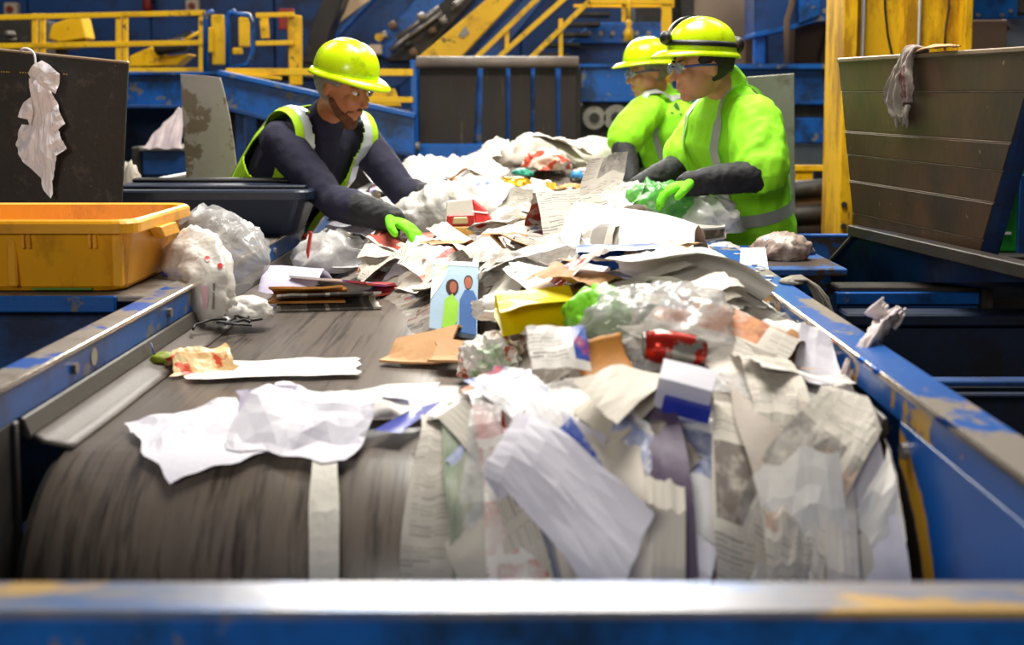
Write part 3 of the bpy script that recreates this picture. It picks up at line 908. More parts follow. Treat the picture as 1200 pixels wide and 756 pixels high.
rpoly('front', [(936, -60), (962, -60), (962, 18), (936, 28)], 9.12, 0.1, BLUE, ub, 0.006)
rtube('pipe', [(930, -40), (928, 5), (922, 25), (923, 80)], 9.0, 0.022, BROWNBOX, ub, 8)
for px, py in ((966, 13), (977, 17)):
    disc('bolt', W(px, py, 9.15), 0.018, 0.02, (0, -1, 0), STEEL, ub, 8)
rbox('support', 885, 40, 897, 76, 9.22, 0.1, BLUE, ub)
br = rbox('board_crate', 932, 24, 985, 75, 9.65, 0.3, BROWNBOX, None, 0.01)
tag(br, 'brown board crate on the gallery girder under the overhead chute', 'crate')
rpoly('torn_strap', [(957, 70), (968, 28), (971, 30), (961, 74)], 9.63, 0.015, DARK, br, 0.002)
lr2 = thing('low_guard_rail', 'short yellow rail between the right-hand worker and the yellow column', 'railing', W(955, 215, 7.2))
bar('rail', W(928, 197, 7.2), W(1000, 197, 7.2), 0.03, 0.034, YELLOW, lr2)
rbox('post_plate', 933, 199, 948, 427, 7.2, 0.03, YELLOW, lr2, 0.003)
ro = thing('rubble_heap', 'dark rolled belting heaped behind the right rail', 'belting', W(950, 275, 6.6))
for i, (y, r_) in enumerate(((222, 0.05), (236, 0.05), (251, 0.055), (268, 0.06))):
    rtube('roll', [(918, y + 2), (950, y), (985, y - 3)], 6.6 + 0.03 * (i % 2), r_, (DARK, BROWNBOX, DARK, CURTAIN)[i], ro, 10)
rbox('pallet', 918, 276, 990, 300, 6.55, 0.3, DARK, ro)
rbox('pallet_leg', 930, 300, 980, 454, 6.6, 0.2, DARK, ro)

# --- bits seen right of the yellow column
pb = rbox('bolted_plate', 1128, -40, 1192, 22, 6.6, 0.05, BLUE, None, 0.004)
tag(pb, 'blue bolted plate right of the yellow column', 'plate')
for px, py in ((1146, 18), (1174, 18), (1184, 13)):
    disc('bolt', W(px, py, 6.6), 0.01, 0.012, (0, -1, 0), STEEL, pb, 8)
bc = rbox('board_crate', 1126, 23, 1179, 82, 6.9, 0.3, BROWNBOX, None, 0.008)
rbox('crate_stand', 1132, 82, 1172, 440, 6.95, 0.2, DARK, bc)
tag(bc, 'brown board crate right of the yellow column', 'crate')
gp = rbox('grey_cabinet', 1178, 22, 1290, 120, 7.2, 0.3, paint('pale_grey_paint', '#8d93a0', '#a0a6b2', 3, 0.5), None, 0.008)
tag(gp, 'pale grey cabinet at the far right edge', 'cabinet')
rbox('red_mark', 1178, 30, 1182, 34, 7.19, 0.02, REDP, gp, 0)
rbox('cabinet_foot', 1185, 120, 1280, 400, 7.25, 0.2, DARK, gp)
bk = rbox('black_box', 1192, -40, 1290, 16, 7.0, 0.2, DARK, None, 0.006)
tag(bk, 'black box overhead at the upper right corner', 'box')
bd = thing('far_girder', 'blue girder with a yellow rail at the far right edge', 'beam', W(1200, 250, 5.6))
rbox('web', 1130, 110, 1330, 230, 5.8, 0.08, BLUE, bd)
rbox('base', 1130, 230, 1330, 420, 5.85, 0.08, DARK, bd)
bar('yellow_rail', W(1160, 197, 5.5), W(1330, 195, 5.5), 0.03, 0.03, YELLOW, bd)
gs = thing('green_sack', 'green sack with a lime stripe right of the brown hopper panel', 'sack', W(1185, 290, 4.6))
GSK = paint('green_sack', '#0f7a1e', '#18912a', 4, 0.5)
rpoly('body', [(1142, 300), (1158, 250), (1172, 205), (1182, 192), (1215, 190), (1225, 300)], 4.6, 0.22, GSK, gs, 0.02)
rpoly('lime_stripe', [(1160, 262), (1172, 215), (1182, 194), (1192, 196), (1186, 250), (1168, 275)], 4.585, 0.02, paint('lime_stripe', '#62b80a', '#74c812', 5, 0.5), gs, 0.004)
rbox('dark_seam', 1196, 205, 1202, 300, 4.58, 0.02, BLUE_DEEP, gs, 0.002)
rbox('tag', 1178, 272, 1185, 275, 4.59, 0.012, WHITE, gs, 0)
sk_ = rbox('sack_stand', 1135, 300, 1240, 318, 4.5, 0.4, DARK, None, 0.004)
tag(sk_, 'dark ledge under the green sack', 'ledge')
box('ledge_leg', (W(1190, 318, 4.6).x - 0.1, W(1190, 318, 4.6).x + 0.1), (4.6, 4.8), (0, W(1190, 318, 4.5).z + 0.01), DARK, sk_)


# ================================================================== THE HEAP
def smooth(a, b, x):
    t = max(0.0, min(1.0, (x - a) / (b - a)))
    return t * t * (3 - 2 * t)


EDGE_PTS = [(1.4, -0.05), (2.0, -0.22), (2.45, -0.10), (2.8, -0.16), (3.1, -0.30), (3.6, -0.42), (3.95, -0.62), (4.3, -0.76), (9, -0.76)]


def left_edge(Y):
    for (a, xa), (b, xb) in zip(EDGE_PTS, EDGE_PTS[1:]):
        if Y <= b:
            return xa + (xb - xa) * max(0, (Y - a)) / (b - a)
    return -0.76


def H(x, s):
    """height of the heap above the belt"""
    Y = YD + s
    e = smooth(left_edge(Y), left_edge(Y) + 0.22, x)
    h = 0.07 + 0.05 * smooth(2.0, 2.6, Y)
    h += 0.075 * math.exp(-((Y - 3.65) / 0.30) ** 2 - ((x - 0.22) / 0.34) ** 2)
    h += 0.20 * math.exp(-((Y - 6.3) / 0.9) ** 2 - ((x - 0.12) / 0.5) ** 2)
    h += 0.05 * math.exp(-((Y - 2.75) / 0.4) ** 2 - ((x - 0.42) / 0.2) ** 2)
    h -= 0.07 * (1 - smooth(-0.2, 0.0, x)) * smooth(3.0, 3.3, Y) * (1 - smooth(4.25, 4.5, Y))
    h += 0.022 * noise.noise(Vector((x * 4, Y * 3, 3.3)))
    h *= 1 - 0.6 * smooth(0.36, 0.58, x)
    h *= 1 - 0.75 * smooth(6.6, 7.4, Y)
    return max(0.0, e * h)


def ridged(p, octv=3):
    s, a, f = 0.0, 1.0, 1.0
    for _ in range(octv):
        s += a * (0.35 - abs(noise.noise(p * f)))
        a *= 0.5
        f *= 2.1
    return s


def flat(length):
    return lambda t: (length * (t - 0.5), 0.0)


def folded(length, r=0.012, lift=0.03):
    """sheet folded back over itself, upper leaf lifting a little"""
    def f(t):
        half = length / 2
        if t < 0.45:
            return (half * (t / 0.45) - half / 2, 0.0)
        if t < 0.55:
            a = (t - 0.45) / 0.1 * PI
            return (half / 2 + r * math.sin(a), r - r * math.cos(a))
        q = (t - 0.55) / 0.45
        return (half / 2 - half * q, 2 * r + lift * q * q)
    return f


def tent(length, rise):
    return lambda t: (length * (t - 0.5), rise * (1 - abs(2 * t - 1)) ** 0.8)


def curl(length, rad, turn):
    def f(t):
        a = turn * t
        return (rad * math.sin(a) * 1.0 + length * (t - 0.5) * 0.5, rad * (1 - math.cos(a)))
    return f


SEED = [0]


def sheet(name, x, s, wid, prof, mat, yaw=0.0, h0=0.004, crumple=0.02, freq=6.0, conform=0.7, tilt=(0, 0), n=(14, 14), torn=0.06, thick=0.0, smooth_sh=False, heap=1.0, cup=0.0):
    """crumpled sheet laid on the heap and following it over the drum; prof gives its section along the belt"""
    SEED[0] += 1
    sd = Vector((SEED[0] * 7.31, SEED[0] * 1.77, SEED[0] * 3.1))
    cy, sy = math.cos(yaw), math.sin(yaw)
    hc = H(x, s)
    vs, uv, fs = [], [], []
    nu, nv = n
    for j in range(nv + 1):
        t = j / nv
        pv, ph = prof(t)
        for i in range(nu + 1):
            q = i / nu - 0.5
            u = q * wid * (1 + torn * 2 * noise.noise(Vector((t * 5, 0.3, 0)) + sd))
            v = pv * (1 + torn * noise.noise(Vector((q * 5, 2.3, 0)) + sd))
            p = Vector((u, v, ph)) * freq + sd
            du = noise.noise_vector(p * 0.8) * crumple * 0.9
            h = ph + crumple * ridged(p) + tilt[0] * u + tilt[1] * v + cup * (u * u) / max(wid, .01)
            uu, vv = u + du.x, v + du.y
            X, S = x + cy * uu - sy * vv, s + sy * uu + cy * vv
            base = (conform * H(X, S) + (1 - conform) * hc) * heap
            X = max(XL + 0.03, min(XR - 0.015 - (0.02 if S < 0 else 0), X))
            vs.append(surf(X, S, max(0.004 + h0, base + h0 + h)))
            uv.append((u + 0.5, t * 1.0 * abs(prof(1)[0] - prof(0)[0] or 0.3) + 0.2))
    for j in range(nv):
        for i in range(nu):
            a = j * (nu + 1) + i
            if (i + j) % 2:
                fs += [(a, a + 1, a + nu + 2), (a, a + nu + 2, a + nu + 1)]
            else:
                fs += [(a, a + 1, a + nu + 1), (a + 1, a + nu + 2, a + nu + 1)]
    o = mesh_obj(name, vs, fs, mat, None, smooth_sh, None, uv)
    if thick:
        m = o.modifiers.new('t', 'SOLIDIFY')
        m.thickness = thick
    return o


def blob(name, c, size, mat, rot=0.0, crumple=0.25, freq=2.2, pleat=0.0, sub=4, parent=None, flat_bottom=0.35, smooth_sh=True, squash=1.0):
    """bag or crumpled ball: closed crinkled hull, pleated towards its top when pleat > 0"""
    SEED[0] += 1
    sd = Vector((SEED[0] * 5.3, SEED[0] * 2.9, SEED[0]))
    bm = bmesh.new()
    bmesh.ops.create_icosphere(bm, subdivisions=sub, radius=1.0)
    cr, sr = math.cos(rot), math.sin(rot)
    vs = []
    for v in bm.verts:
        d = v.co.normalized()
        r = 1 + crumple * ridged(Vector((d.x, d.y, d.z * 0.55)) * freq + noise.noise_vector(d * 1.1 + sd) * 0.5 + sd, 3 if sub > 4 else 2) + 0.22 * noise.noise(d * 1.3 + sd)
        th = math.atan2(d.y, d.x)
        if pleat:
            top = smooth(0.1, 0.95, d.z)
            r *= 1 + pleat * top * math.sin(th * 9 + sd.x)
        p = Vector((d.x * r * size[0], d.y * r * size[1], max(-flat_bottom, d.z * r) * size[2]))
        vs.append(Vector((c[0] + cr * p.x - sr * p.y, c[1] + sr * p.x + cr * p.y, c[2] + p.z + flat_bottom * size[2])))
    fs = [[w_.index for w_ in f.verts] for f in bm.faces]
    bm.free()
    return mesh_obj(name, vs, fs, mat, parent, smooth_sh)


def crushed_box(name, c, size, mat, rot=(0, 0, 0), dent=0.008, parent=None, n=4):
    """carton with dented faces"""
    SEED[0] += 1
    sd = Vector((SEED[0] * 2.3, SEED[0], 1.1))
    from mathutils import Euler
    m = Euler(rot).to_matrix()
    bm = bmesh.new()
    bmesh.ops.create_cube(bm, size=1.0)
    bmesh.ops.subdivide_edges(bm, edges=bm.edges[:], cuts=n, use_grid_fill=True)
    vs = []
    for v in bm.verts:
        p = Vector((v.co.x * size[0], v.co.y * size[1], v.co.z * size[2]))
        p += noise.noise_vector(p * 14 + sd) * dent
        vs.append(m @ p + Vector(c))
    fs = [[w_.index for w_ in f.verts] for f in bm.faces]
    uv = [(v.co.x * size[0] + v.co.z * size[2], v.co.y * size[1] + v.co.z * size[2]) for v in bm.verts]
    bm.free()
    return mesh_obj(name, vs, fs, mat, parent, False, None, uv)


def on(x, Y, dh=0.0):
    s = Y - YD
    return surf(x, s, H(x, s) + dh)


HERO_XS = []


def px_on(px, py, h=None, rad_=1.0):
    """where the surveyed pixel meets the heap: returns (x, s)"""
    if h is not None:
        p = WZ(px, py, BELTZ + h)
    else:
        Y = 2.0
        p = W(px, py, Y)
        while Y < 6.6 and p.z > BELTZ + H(p.x, Y - YD):
            Y += 0.01
            p = W(px, py, Y)
    HERO_XS.append((p.x, p.y - YD, rad_))
    return p.x, p.y - YD


# packed waste under the loose pieces: nobody could count it
vs, fs, uv = [], [], []
nx, ns = 70, 190
for j in range(ns + 1):
    s = -0.62 + 6.1 * j / ns
    for i in range(nx + 1):
        x = -0.72 + 1.24 * i / nx
        h = H(x, s) * (0.80 if s > 0 else 0.8 * max(0, 1 + s / 0.75))
        p = Vector((x, s, 0))
        h = h + min(h, 0.05) * (0.9 * ridged(p * 9, 3) + 0.4 * noise.noise(p * 3)) - 0.006
        vs.append(surf(x, s, h))
        uv.append((x, s))
for j in range(ns):
    for i in range(nx):
        a = j * (nx + 1) + i
        if max(vs[k].z - (BELTZ if vs[k].y > YD else -9) for k in (a, a + 1, a + nx + 1, a + nx + 2)) > -0.004:
            fs.append((a, a + 1, a + nx + 2, a + nx + 1))
packed = mesh_obj('packed_waste', vs, fs, printed('packed_scraps', '#7a7168', ['#4a443f', '#6a3c34', '#3c4458', '#6e5c46', '#9a938a'], block=(0.05, 0.045), pics=0.6, blank=0.2), None, False, None, uv)  # scrap tones darkened to put shade into the gaps of the heap
tag(packed, 'matted layer of torn scraps under the loose paper on the belt', 'waste', None, 'stuff')

# ------------------------------------------------------------------ pieces the photograph singles out
def hero(o, label, cat, group=None):
    return tag(o, label, cat, group)


# white sheets on the open belt, left
x, s = px_on(325, 432, 0.01)
hero(sheet('paper_sheet', x, s, 0.34, flat(0.16), WHITE, 0.12, 0.006, 0.012, 5, 0, (0.02, 0.05), (16, 10), 0.12, heap=0), 'flat white paper sheet alone on the bare belt at left', 'paper')
x, s = px_on(435, 470, 0.02)
hero(sheet('paper_sheet', x, s, 0.24, tent(0.2, 0.035), WHITE, 0.15, 0.006, 0.012, 5, 0, (0.05, 0.1), (14, 12), 0.08, heap=0), 'bright white folded sheet beside the heap, right of the flat sheet', 'paper')
x, s = px_on(478, 487, 0.03)
hero(sheet('blue_card', x, s, 0.05, flat(0.17), paint('blue_ink_card', '#1f2f96', '#2a3aa8', 6, 0.4), -0.35, 0.02, 0.008, 5, 0, (0.4, 0.1), (6, 12), 0.05, heap=0), 'dark blue card edge tucked against the bright folded sheet', 'card')
hero(sheet('paper_sheet', -0.52, 0.02, 0.20, flat(0.24), WHITE_BLUE, 0.55, 0.010, 0.035, 5, 0, (0.10, 0.15), (16, 16), 0.1, heap=0), 'bluish-shaded white crumpled sheet tipping over the drum at left', 'paper')  # bluish shading is put into the paper colour
hero(sheet('paper_sheet', -0.33, 0.05, 0.22, tent(0.26, 0.05), WHITE_BLUE, -0.25, 0.012, 0.035, 5, 0, (-0.1, 0.2), (16, 16), 0.1, heap=0), 'white crumpled sheet tipping over the drum next to the heap', 'paper')  # cool tone carries the shading of this white sheet
hero(sheet('paper_sheet', -0.40, 0.0, 0.10, curl(0.16, 0.05, 1.6), LAV, 0.3, 0.012, 0.012, 5, 0, (0.0, 0.1), (10, 12), 0.1, heap=0), 'lavender paper curl between two white sheets at the drum', 'paper')
x = -0.29
hero(sheet('paper_strip', x, -0.28, 0.045, flat(0.46), paint('grey_white_strip', '#c9c3b8', '#d8d2c8', 5, 0.6), 0.06, 0.01, 0.012, 5, 0, (0, 0), (5, 24), 0.1, heap=0), 'long narrow pale paper strip hanging down the drum front', 'paper')
x, s = px_on(232, 425, 0.02)
hero(sheet('food_wrapper', x, s, 0.13, tent(0.12, 0.04), ORANGE_WRAP, 0.5, 0.004, 0.03, 9, 0, (0, 0), (14, 14), 0.2, heap=0), 'crumpled orange and white wrapper lying against the left skirt lip', 'wrapper')
p = WZ(193, 424, 0.915)
lf = thing('leaf_scrap', 'small yellow green leafy scrap on the left skirt lip', 'scrap', p)
blob('leaf', p, (0.025, 0.016, 0.014), paint('leaf_green', '#a3a81c', '#6f8a1e', 20, 0.5), 0.3, 0.5, 3, 0, 3, lf)
tube('stalk', [p + Vector((-0.02, 0.0, 0.012)), p + Vector((-0.03, 0.005, 0.04))], [0.003, 0.0015], paint('stalk', '#5a7ab0', '#4c6a9a', 6), lf, 6)

# lavender curl and flat stack further up the left
x, s = px_on(342, 330, 0.03)
hero(sheet('curled_sheet', x, s, 0.20, tent(0.22, 0.07), LAV, -0.2, 0.004, 0.008, 4, 0, (0, 0), (14, 18), 0.05, heap=0, smooth_sh=True), 'arched lavender paper sheet on the belt by the left skirt', 'paper')
for i, (px, py, m, lab) in enumerate(((385, 352, NEWS_GREY, 'flattened tan newspaper bundle lying below the arched lavender sheet'), (400, 338, FLYER_BLUE, 'blue edged leaflet stack fanning out right of the arched lavender sheet'), (362, 349, CARD_ORANGE, 'thin orange edged folder under the arched lavender sheet'))):
    x, s = px_on(px, py, 0.02)
    t = hero(sheet('paper_bundle', x, s, 0.28 if i < 2 else 0.2, folded(0.26, 0.009, 0.02), m, (0.2, -0.55, 0.1)[i], 0.004 + 0.006 * i, 0.008, 4, 0.3, (0, 0), (14, 16), 0.05, 0.006, heap=0.4), lab, 'paper')

# black string tangle and small white bag at the left skirt
p = WZ(285, 372, 0.925)
tg = thing('string_tangle', 'tangle of black string with pale knots at the left skirt', 'string', p)
for i in range(7):
    a0 = R.uniform(0, 6.28)
    pts = [p + Vector((0.05 * (q / 8 - 0.5) * R.uniform(1, 3) + 0.02 * math.sin(a0 + q), 0.10 * math.cos(a0 + q * 0.6) - 0.03 * i + 0.05, 0.006 + 0.012 * abs(math.sin(q + i)))) for q in range(9)]
    tube('strand', pts, 0.0036, BLACKP, tg, 5)
for i in range(5):
    blob('knot', p + Vector((R.uniform(-0.05, 0.03), R.uniform(-0.1, 0.05), 0.004)), (0.014, 0.012, 0.010), R.choice([WHITE, CREAM, TEAL, BLACKP]), 0, 0.4, 3, 0, 2, tg)
p = WZ(288, 372, 0.93)
hero(blob('plastic_bag', p, (0.062, 0.05, 0.036), FILM_WHITE, 0.2, 0.45, 2.4), 'small crumpled white bag above the black string tangle', 'bag')

# ------------------------------------------------------------------ bags on the left rail
def bag_drape(name, label, pts, widths, mat, depth=0.03, cat='bag', pleats=7):
    """sagging bag following a path: closed hull of pleated rings"""
    SEED[0] += 1
    sd = Vector((SEED[0] * 3.7, 1.3, SEED[0]))
    pts = [Vector(p) for p in pts]
    n, seg = len(pts), 30
    vs, fs = [], []
    for i, p in enumerate(pts):
        t = (pts[min(i + 1, n - 1)] - pts[max(i - 1, 0)]).normalized()
        side = t.cross(Vector((0, -1, 0.35))).normalized()
        nor = side.cross(t)
        for k_ in range(seg):
            a = 2 * PI * k_ / seg
            q = Vector((math.cos(a), math.sin(a), i * 0.5))
            r = 1 + 0.11 * math.sin(a * pleats + i * 0.25 + 2 * noise.noise(q + sd)) + 0.30 * ridged(Vector((q.x, q.y, q.z * 0.5)) * 1.7 + sd, 2)
            vs.append(p + side * math.cos(a) * widths[i] * r + nor * math.sin(a) * min(depth, widths[i]) * r)
    for i in range(n - 1):
        for k_ in range(seg):
            a, b = i * seg + k_, i * seg + (k_ + 1) % seg
            fs.append((a, b, b + seg, a + seg))
    fs.append(tuple(range(seg - 1, -1, -1)))
    fs.append(tuple(range((n - 1) * seg, n * seg)))
    return tag(mesh_obj(name, vs, fs, mat, None, True), label, cat)


def resample(pts, m):
    pts = [Vector(p) for p in pts]
    out = []
    for i in range(m):
        t = i / (m - 1) * (len(pts) - 1)
        k_ = min(int(t), len(pts) - 2)
        f = t - k_
        p0, p1, p2, p3 = pts[max(k_ - 1, 0)], pts[k_], pts[k_ + 1], pts[min(k_ + 2, len(pts) - 1)]
        out.append(0.5 * (2 * p1 + (p2 - p0) * f + (2 * p0 - 5 * p1 + 4 * p2 - p3) * f * f + (3 * p1 - p0 - 3 * p2 + p3) * f ** 3))
    return out


wd = [w_.x for w_ in resample([(0.02, 0, 0), (0.075, 0, 0), (0.07, 0, 0), (0.05, 0, 0), (0.052, 0, 0), (0.05, 0, 0), (0.014, 0, 0)], 26)]
wb_ = bag_drape('plastic_bag', 'white shopping bag with red marks slumped over the left rail', resample([W(200, 306, 3.32), W(214, 303, 3.25), W(232, 304, 3.2), W(247, 322, 3.12), W(246, 345, 3.1), W(248, 366, 3.1), W(250, 379, 3.1)], 26), wd, FILM_WHITE, 0.035)
from mathutils.bvhtree import BVHTree


def caster(o):
    """survey ray -> point and normal on a built object"""
    base, q_ = Vector((0, 0, 0)), o
    while q_ is not None:
        base += q_.location
        q_ = q_.parent
    tree = BVHTree.FromPolygons([v.co + base for v in o.data.vertices], [list(f_.vertices) for f_ in o.data.polygons])

    def cast(px, py):
        e = Vector((0, 0, CAMZ))
        d = (W(px, py, 4.0) - e).normalized()
        hit = tree.ray_cast(e, d)
        return (hit[0], hit[1] if hit[1].dot(d) < 0 else -hit[1]) if hit[0] else (None, None)
    return cast


def decal(name, cast, outline, mat, parent):
    """flat print hugging the surface it is on"""
    cx_, cy_ = sum(q_[0] for q_ in outline) / len(outline), sum(q_[1] for q_ in outline) / len(outline)
    ring, inner, vs_ = [], [], []
    for k_ in (1.0, 0.55):
        for px, py in outline:
            h_, n_ = cast(cx_ + (px - cx_) * k_, cy_ + (py - cy_) * k_)
            if h_ is None:
                return None
            vs_.append(h_ + n_ * 0.0025)
    h_, n_ = cast(cx_, cy_)
    vs_.append(h_ + n_ * 0.0025)
    m_ = len(outline)
    fs_ = [(i, (i + 1) % m_, m_ + (i + 1) % m_, m_ + i) for i in range(m_)] + [(m_ + i, m_ + (i + 1) % m_, 2 * m_) for i in range(m_)]
    return mesh_obj(name, vs_, fs_, mat, parent, True)


cst = caster(wb_)
for px, py, r_ in ((243, 304, 3.4), (258, 312, 3.2)):
    decal('red_print', cst, [(px + r_ * math.cos(q_ * PI / 5), py + r_ * math.sin(q_ * PI / 5)) for q_ in range(10)], REDPACK, wb_)
decal('pink_print', cst, [(237, 335), (240, 335), (243.5, 335), (244, 348), (243, 362), (239, 362), (237, 350)], paint('pink_print', '#e6a9b8', '#eebfca', 8, 0.5), wb_)
decal('grey_print', cst, [(249, 332), (252, 332), (252, 346), (251, 362), (248, 362), (249, 346)], STEEL, wb_)
wd = [w_.x for w_ in resample([(0.03, 0, 0), (0.09, 0, 0), (0.085, 0, 0), (0.075, 0, 0), (0.02, 0, 0)], 22)]
bag_drape('plastic_bag', 'clear crinkled plastic bag lying behind the white shopping bag', resample([W(212, 282, 3.55), W(232, 280, 3.5), W(258, 288, 3.45), W(285, 301, 3.35), W(309, 311, 3.3)], 22), wd, FILM_GREY, 0.06, 'bag', 11)
p = W(203, 322, 3.25)
hero(blob('paper_scrap', (p.x, p.y, 1.018), (0.028, 0.02, 0.012), paint('indigo_paper', '#4a56a8', '#5f6ab8', 8), 0, 0.5), 'small indigo paper scrap under the white shopping bag', 'paper')

# ------------------------------------------------------------------ around the vested worker's hands
p = on(-0.60, 4.15)
cb = thing('filled_bag', 'clear bag of dark rubbish with a red strip under the worker\'s black gauntlet', 'bag', p)
blob('bag_skin', p, (0.13, 0.1, 0.085), FILM, 0.3, 0.4, 2.2, 0.1, 4, cb)
blob('contents', p + Vector((0, 0, 0.004)), (0.105, 0.075, 0.045), paint('dark_rubbish', '#26282c', '#6a6f78', 9, 0.6, dirt=('#1e8a74', 12, 0.62)), 0.1, 0.5, 3, 0, 3, cb)
bar('red_strip', p + Vector((-0.09, -0.075, 0.03)), p + Vector((-0.075, -0.06, 0.13)), 0.018, 0.006, REDPACK, cb)
x, s = px_on(358, 288, 0.05)
hero(crushed_box('small_carton', surf(x, s, 0.05), (0.05, 0.04, 0.08), paint('red_white_print', '#e8e0d8', '#e8e0d8', 3, 0.4, wear=('#d0402c', 8, 0.5)), (0.3, 0.5, 0.2)), 'small red and white carton by the left skirt below the gauntlet', 'carton')
p = on(-0.27, 4.55, -0.02)
hero(blob('plastic_bag', p, (0.17, 0.16, 0.13), FILM_WHITE, 0.4, 0.26, 1.8, 0.04, 5), 'large bulging translucent white bag by the lime glove', 'bag')
p = W(540, 266, 4.12)
sp = thing('snack_pack', 'upright red and gold snack packet with a white window', 'packet', p - Vector((0, 0, 0.06)))
nrm2 = Vector((0.1, -1, 0.25)).normalized()


def slab(name, quad, thick, mat, parent):
    return solid(name, [W(*q_) for q_ in quad], (0, thick, 0), mat, parent, 0.004)


slab('pouch', [(523, 236, 4.16), (556, 232, 4.16), (560, 286, 4.1), (520, 289, 4.1)], 0.025, paint('white_pouch', '#dcd6ca', '#e8e4da', 6, 0.3), sp)
slab('red_band', [(524, 252, 4.132), (556, 251, 4.132), (557, 265, 4.12), (523, 266, 4.12)], 0.02, REDPACK, sp)
slab('label', [(531, 254.5, 4.126), (548, 254, 4.126), (549, 263, 4.119), (530, 263.5, 4.119)], 0.02, paint('cream_label', '#c8b27c', '#d8c694', 8), sp)
slab('gold_picture', [(522, 266, 4.118), (558, 265, 4.118), (559, 281, 4.1), (521, 283, 4.1)], 0.02, paint('crisp_picture', '#c98a2c', '#e8c070', 60, 0.4), sp)
rb_ = thing('soda_carton', 'red carton with white lettering shapes standing in the heap', 'carton', W(575, 298, 4.0))
slab('case', [(553, 233, 4.08), (570, 247, 4.06), (600, 300, 3.98), (563, 302, 3.98)], 0.05, REDPACK, rb_)
slab('white_swirl', [(570, 258, 4.035), (577, 262, 4.03), (585, 298, 3.975), (573, 299, 3.975)], 0.02, WHITE, rb_)
slab('white_line', [(553, 247, 4.055), (572, 249, 4.05), (572, 251, 4.05), (553, 249, 4.055)], 0.02, WHITE, rb_)
p = on(-0.02, 4.12, 0.0)
hero(blob('plastic_bag', p, (0.10, 0.09, 0.075), FILM_WHITE, 0.0, 0.14, 1.4, 0.05, 4), 'smooth inflated white bag behind the red carton', 'bag')

# ------------------------------------------------------------------ far mound
far = [
    ('foil_tray', 600, 222, GOLD, (0.11, 0.07, 0.05), 'shiny crumpled gold foil tray on the far mound', 'tray', 0.6),
    ('plastic_wrap', 612, 200, TEAL, (0.07, 0.03, 0.02), 'teal plastic wrapper on the far mound', 'wrapper', 0.5),
    ('kraft_bag', 668, 226, CARD_ORANGE, (0.09, 0.06, 0.04), 'orange brown paper bag at the right foot of the far mound', 'bag', 0.5),
    ('bottle_cap', 676, 203, paint('sky_blue_plastic', '#3f95e0', '#58a8ea', 5, 0.3), (0.035, 0.03, 0.025), 'bright blue plastic lid on the far mound', 'lid', 0.1),
    ('blue_print_bag', 637, 228, FLYER_BLUE, (0.10, 0.06, 0.05), 'white bag with blue print below the gold foil tray', 'bag', 0.5),
    ('red_print_bag', 640, 193, paint('salmon_print', '#e0b8a4', '#ece0d4', 9, 0.5, wear=('#c8482c', 12, 0.56)), (0.14, 0.10, 0.06), 'salmon printed paper bag near the top of the far mound', 'bag', 0.5),
]
for nm, px, py, m, sz, lab, cat, cr in far:
    x, s = px_on(px, py)
    hero(blob(nm, surf(x, s, max(H(x, s), 0.02) - 0.02), sz, m, R.uniform(0, 3), cr, 2.6, 0, 4), lab, cat)
for px, py, sz, lab in ((585, 185, (0.14, 0.12, 0.10), 'pale plastic bag on the left shoulder of the far mound'), (622, 178, (0.15, 0.1, 0.10), 'pale plastic bag at the crest of the far mound'), (690, 185, (0.2, 0.14, 0.11), 'pale plastic bag on the right shoulder of the far mound'), (500, 205, (0.16, 0.12, 0.11), 'milky bag behind the bulging white bag')):
    x, s = px_on(px, py)
    hero(blob('plastic_bag', surf(x, s, max(H(x, s), 0.03) - 0.035), sz, paint('milky_bag', '#cfc6ba', '#e4dcd2', 5, 0.45), R.uniform(0, 3), 0.38, 2.2, 0.1, 4), lab, 'bag')
x, s = px_on(700, 232)
a = surf(x, s, H(x, s) + 0.02)
hero(tube('yellow_rod', [a + Vector((-0.1, 0, 0.01)), a + Vector((0.1, 0.02, 0.0))], 0.012, paint('pale_yellow_rod', '#e8d858', '#f0eac0', 9, 0.4), None, 8), 'pale yellow rod lying in front of the green film bag', 'rod')

# ------------------------------------------------------------------ middle of the heap
# magazine with a photograph of two people on the cover
cq = [W(508, 306, 3.04), W(561, 308, 3.04), W(559, 394, 2.74), W(503, 384, 2.76)]
mg = thing('magazine', 'magazine with two people on its pale blue cover, propped on card', 'magazine', (cq[2] + cq[3]) / 2)


def cover_pt(u, v, d=0.0):
    p = cq[0].lerp(cq[1], u).lerp(cq[3].lerp(cq[2], u), v)
    p.z += 0.018 * math.sin(PI * v)
    n_ = (cq[1] - cq[0]).cross(cq[3] - cq[0]).normalized()
    return p + (-n_ if n_.z < 0 else n_) * d


def cover_patch(name, poly, d, mat, thick=0.0015):
    vs_, m_ = [], len(poly)
    cx_, cy_ = sum(q_[0] for q_ in poly) / m_, sum(q_[1] for q_ in poly) / m_
    top = [cover_pt(u, v, d) for u, v in poly] + [cover_pt(cx_, cy_, d)]
    bot = [cover_pt(u, v, d - thick) for u, v in poly]
    fs_ = [(i, (i + 1) % m_, m_) for i in range(m_)] + [(i, m_ + 1 + i, m_ + 1 + (i + 1) % m_, (i + 1) % m_) for i in range(m_)]
    return mesh_obj(name, top + bot, fs_, mat, mg)


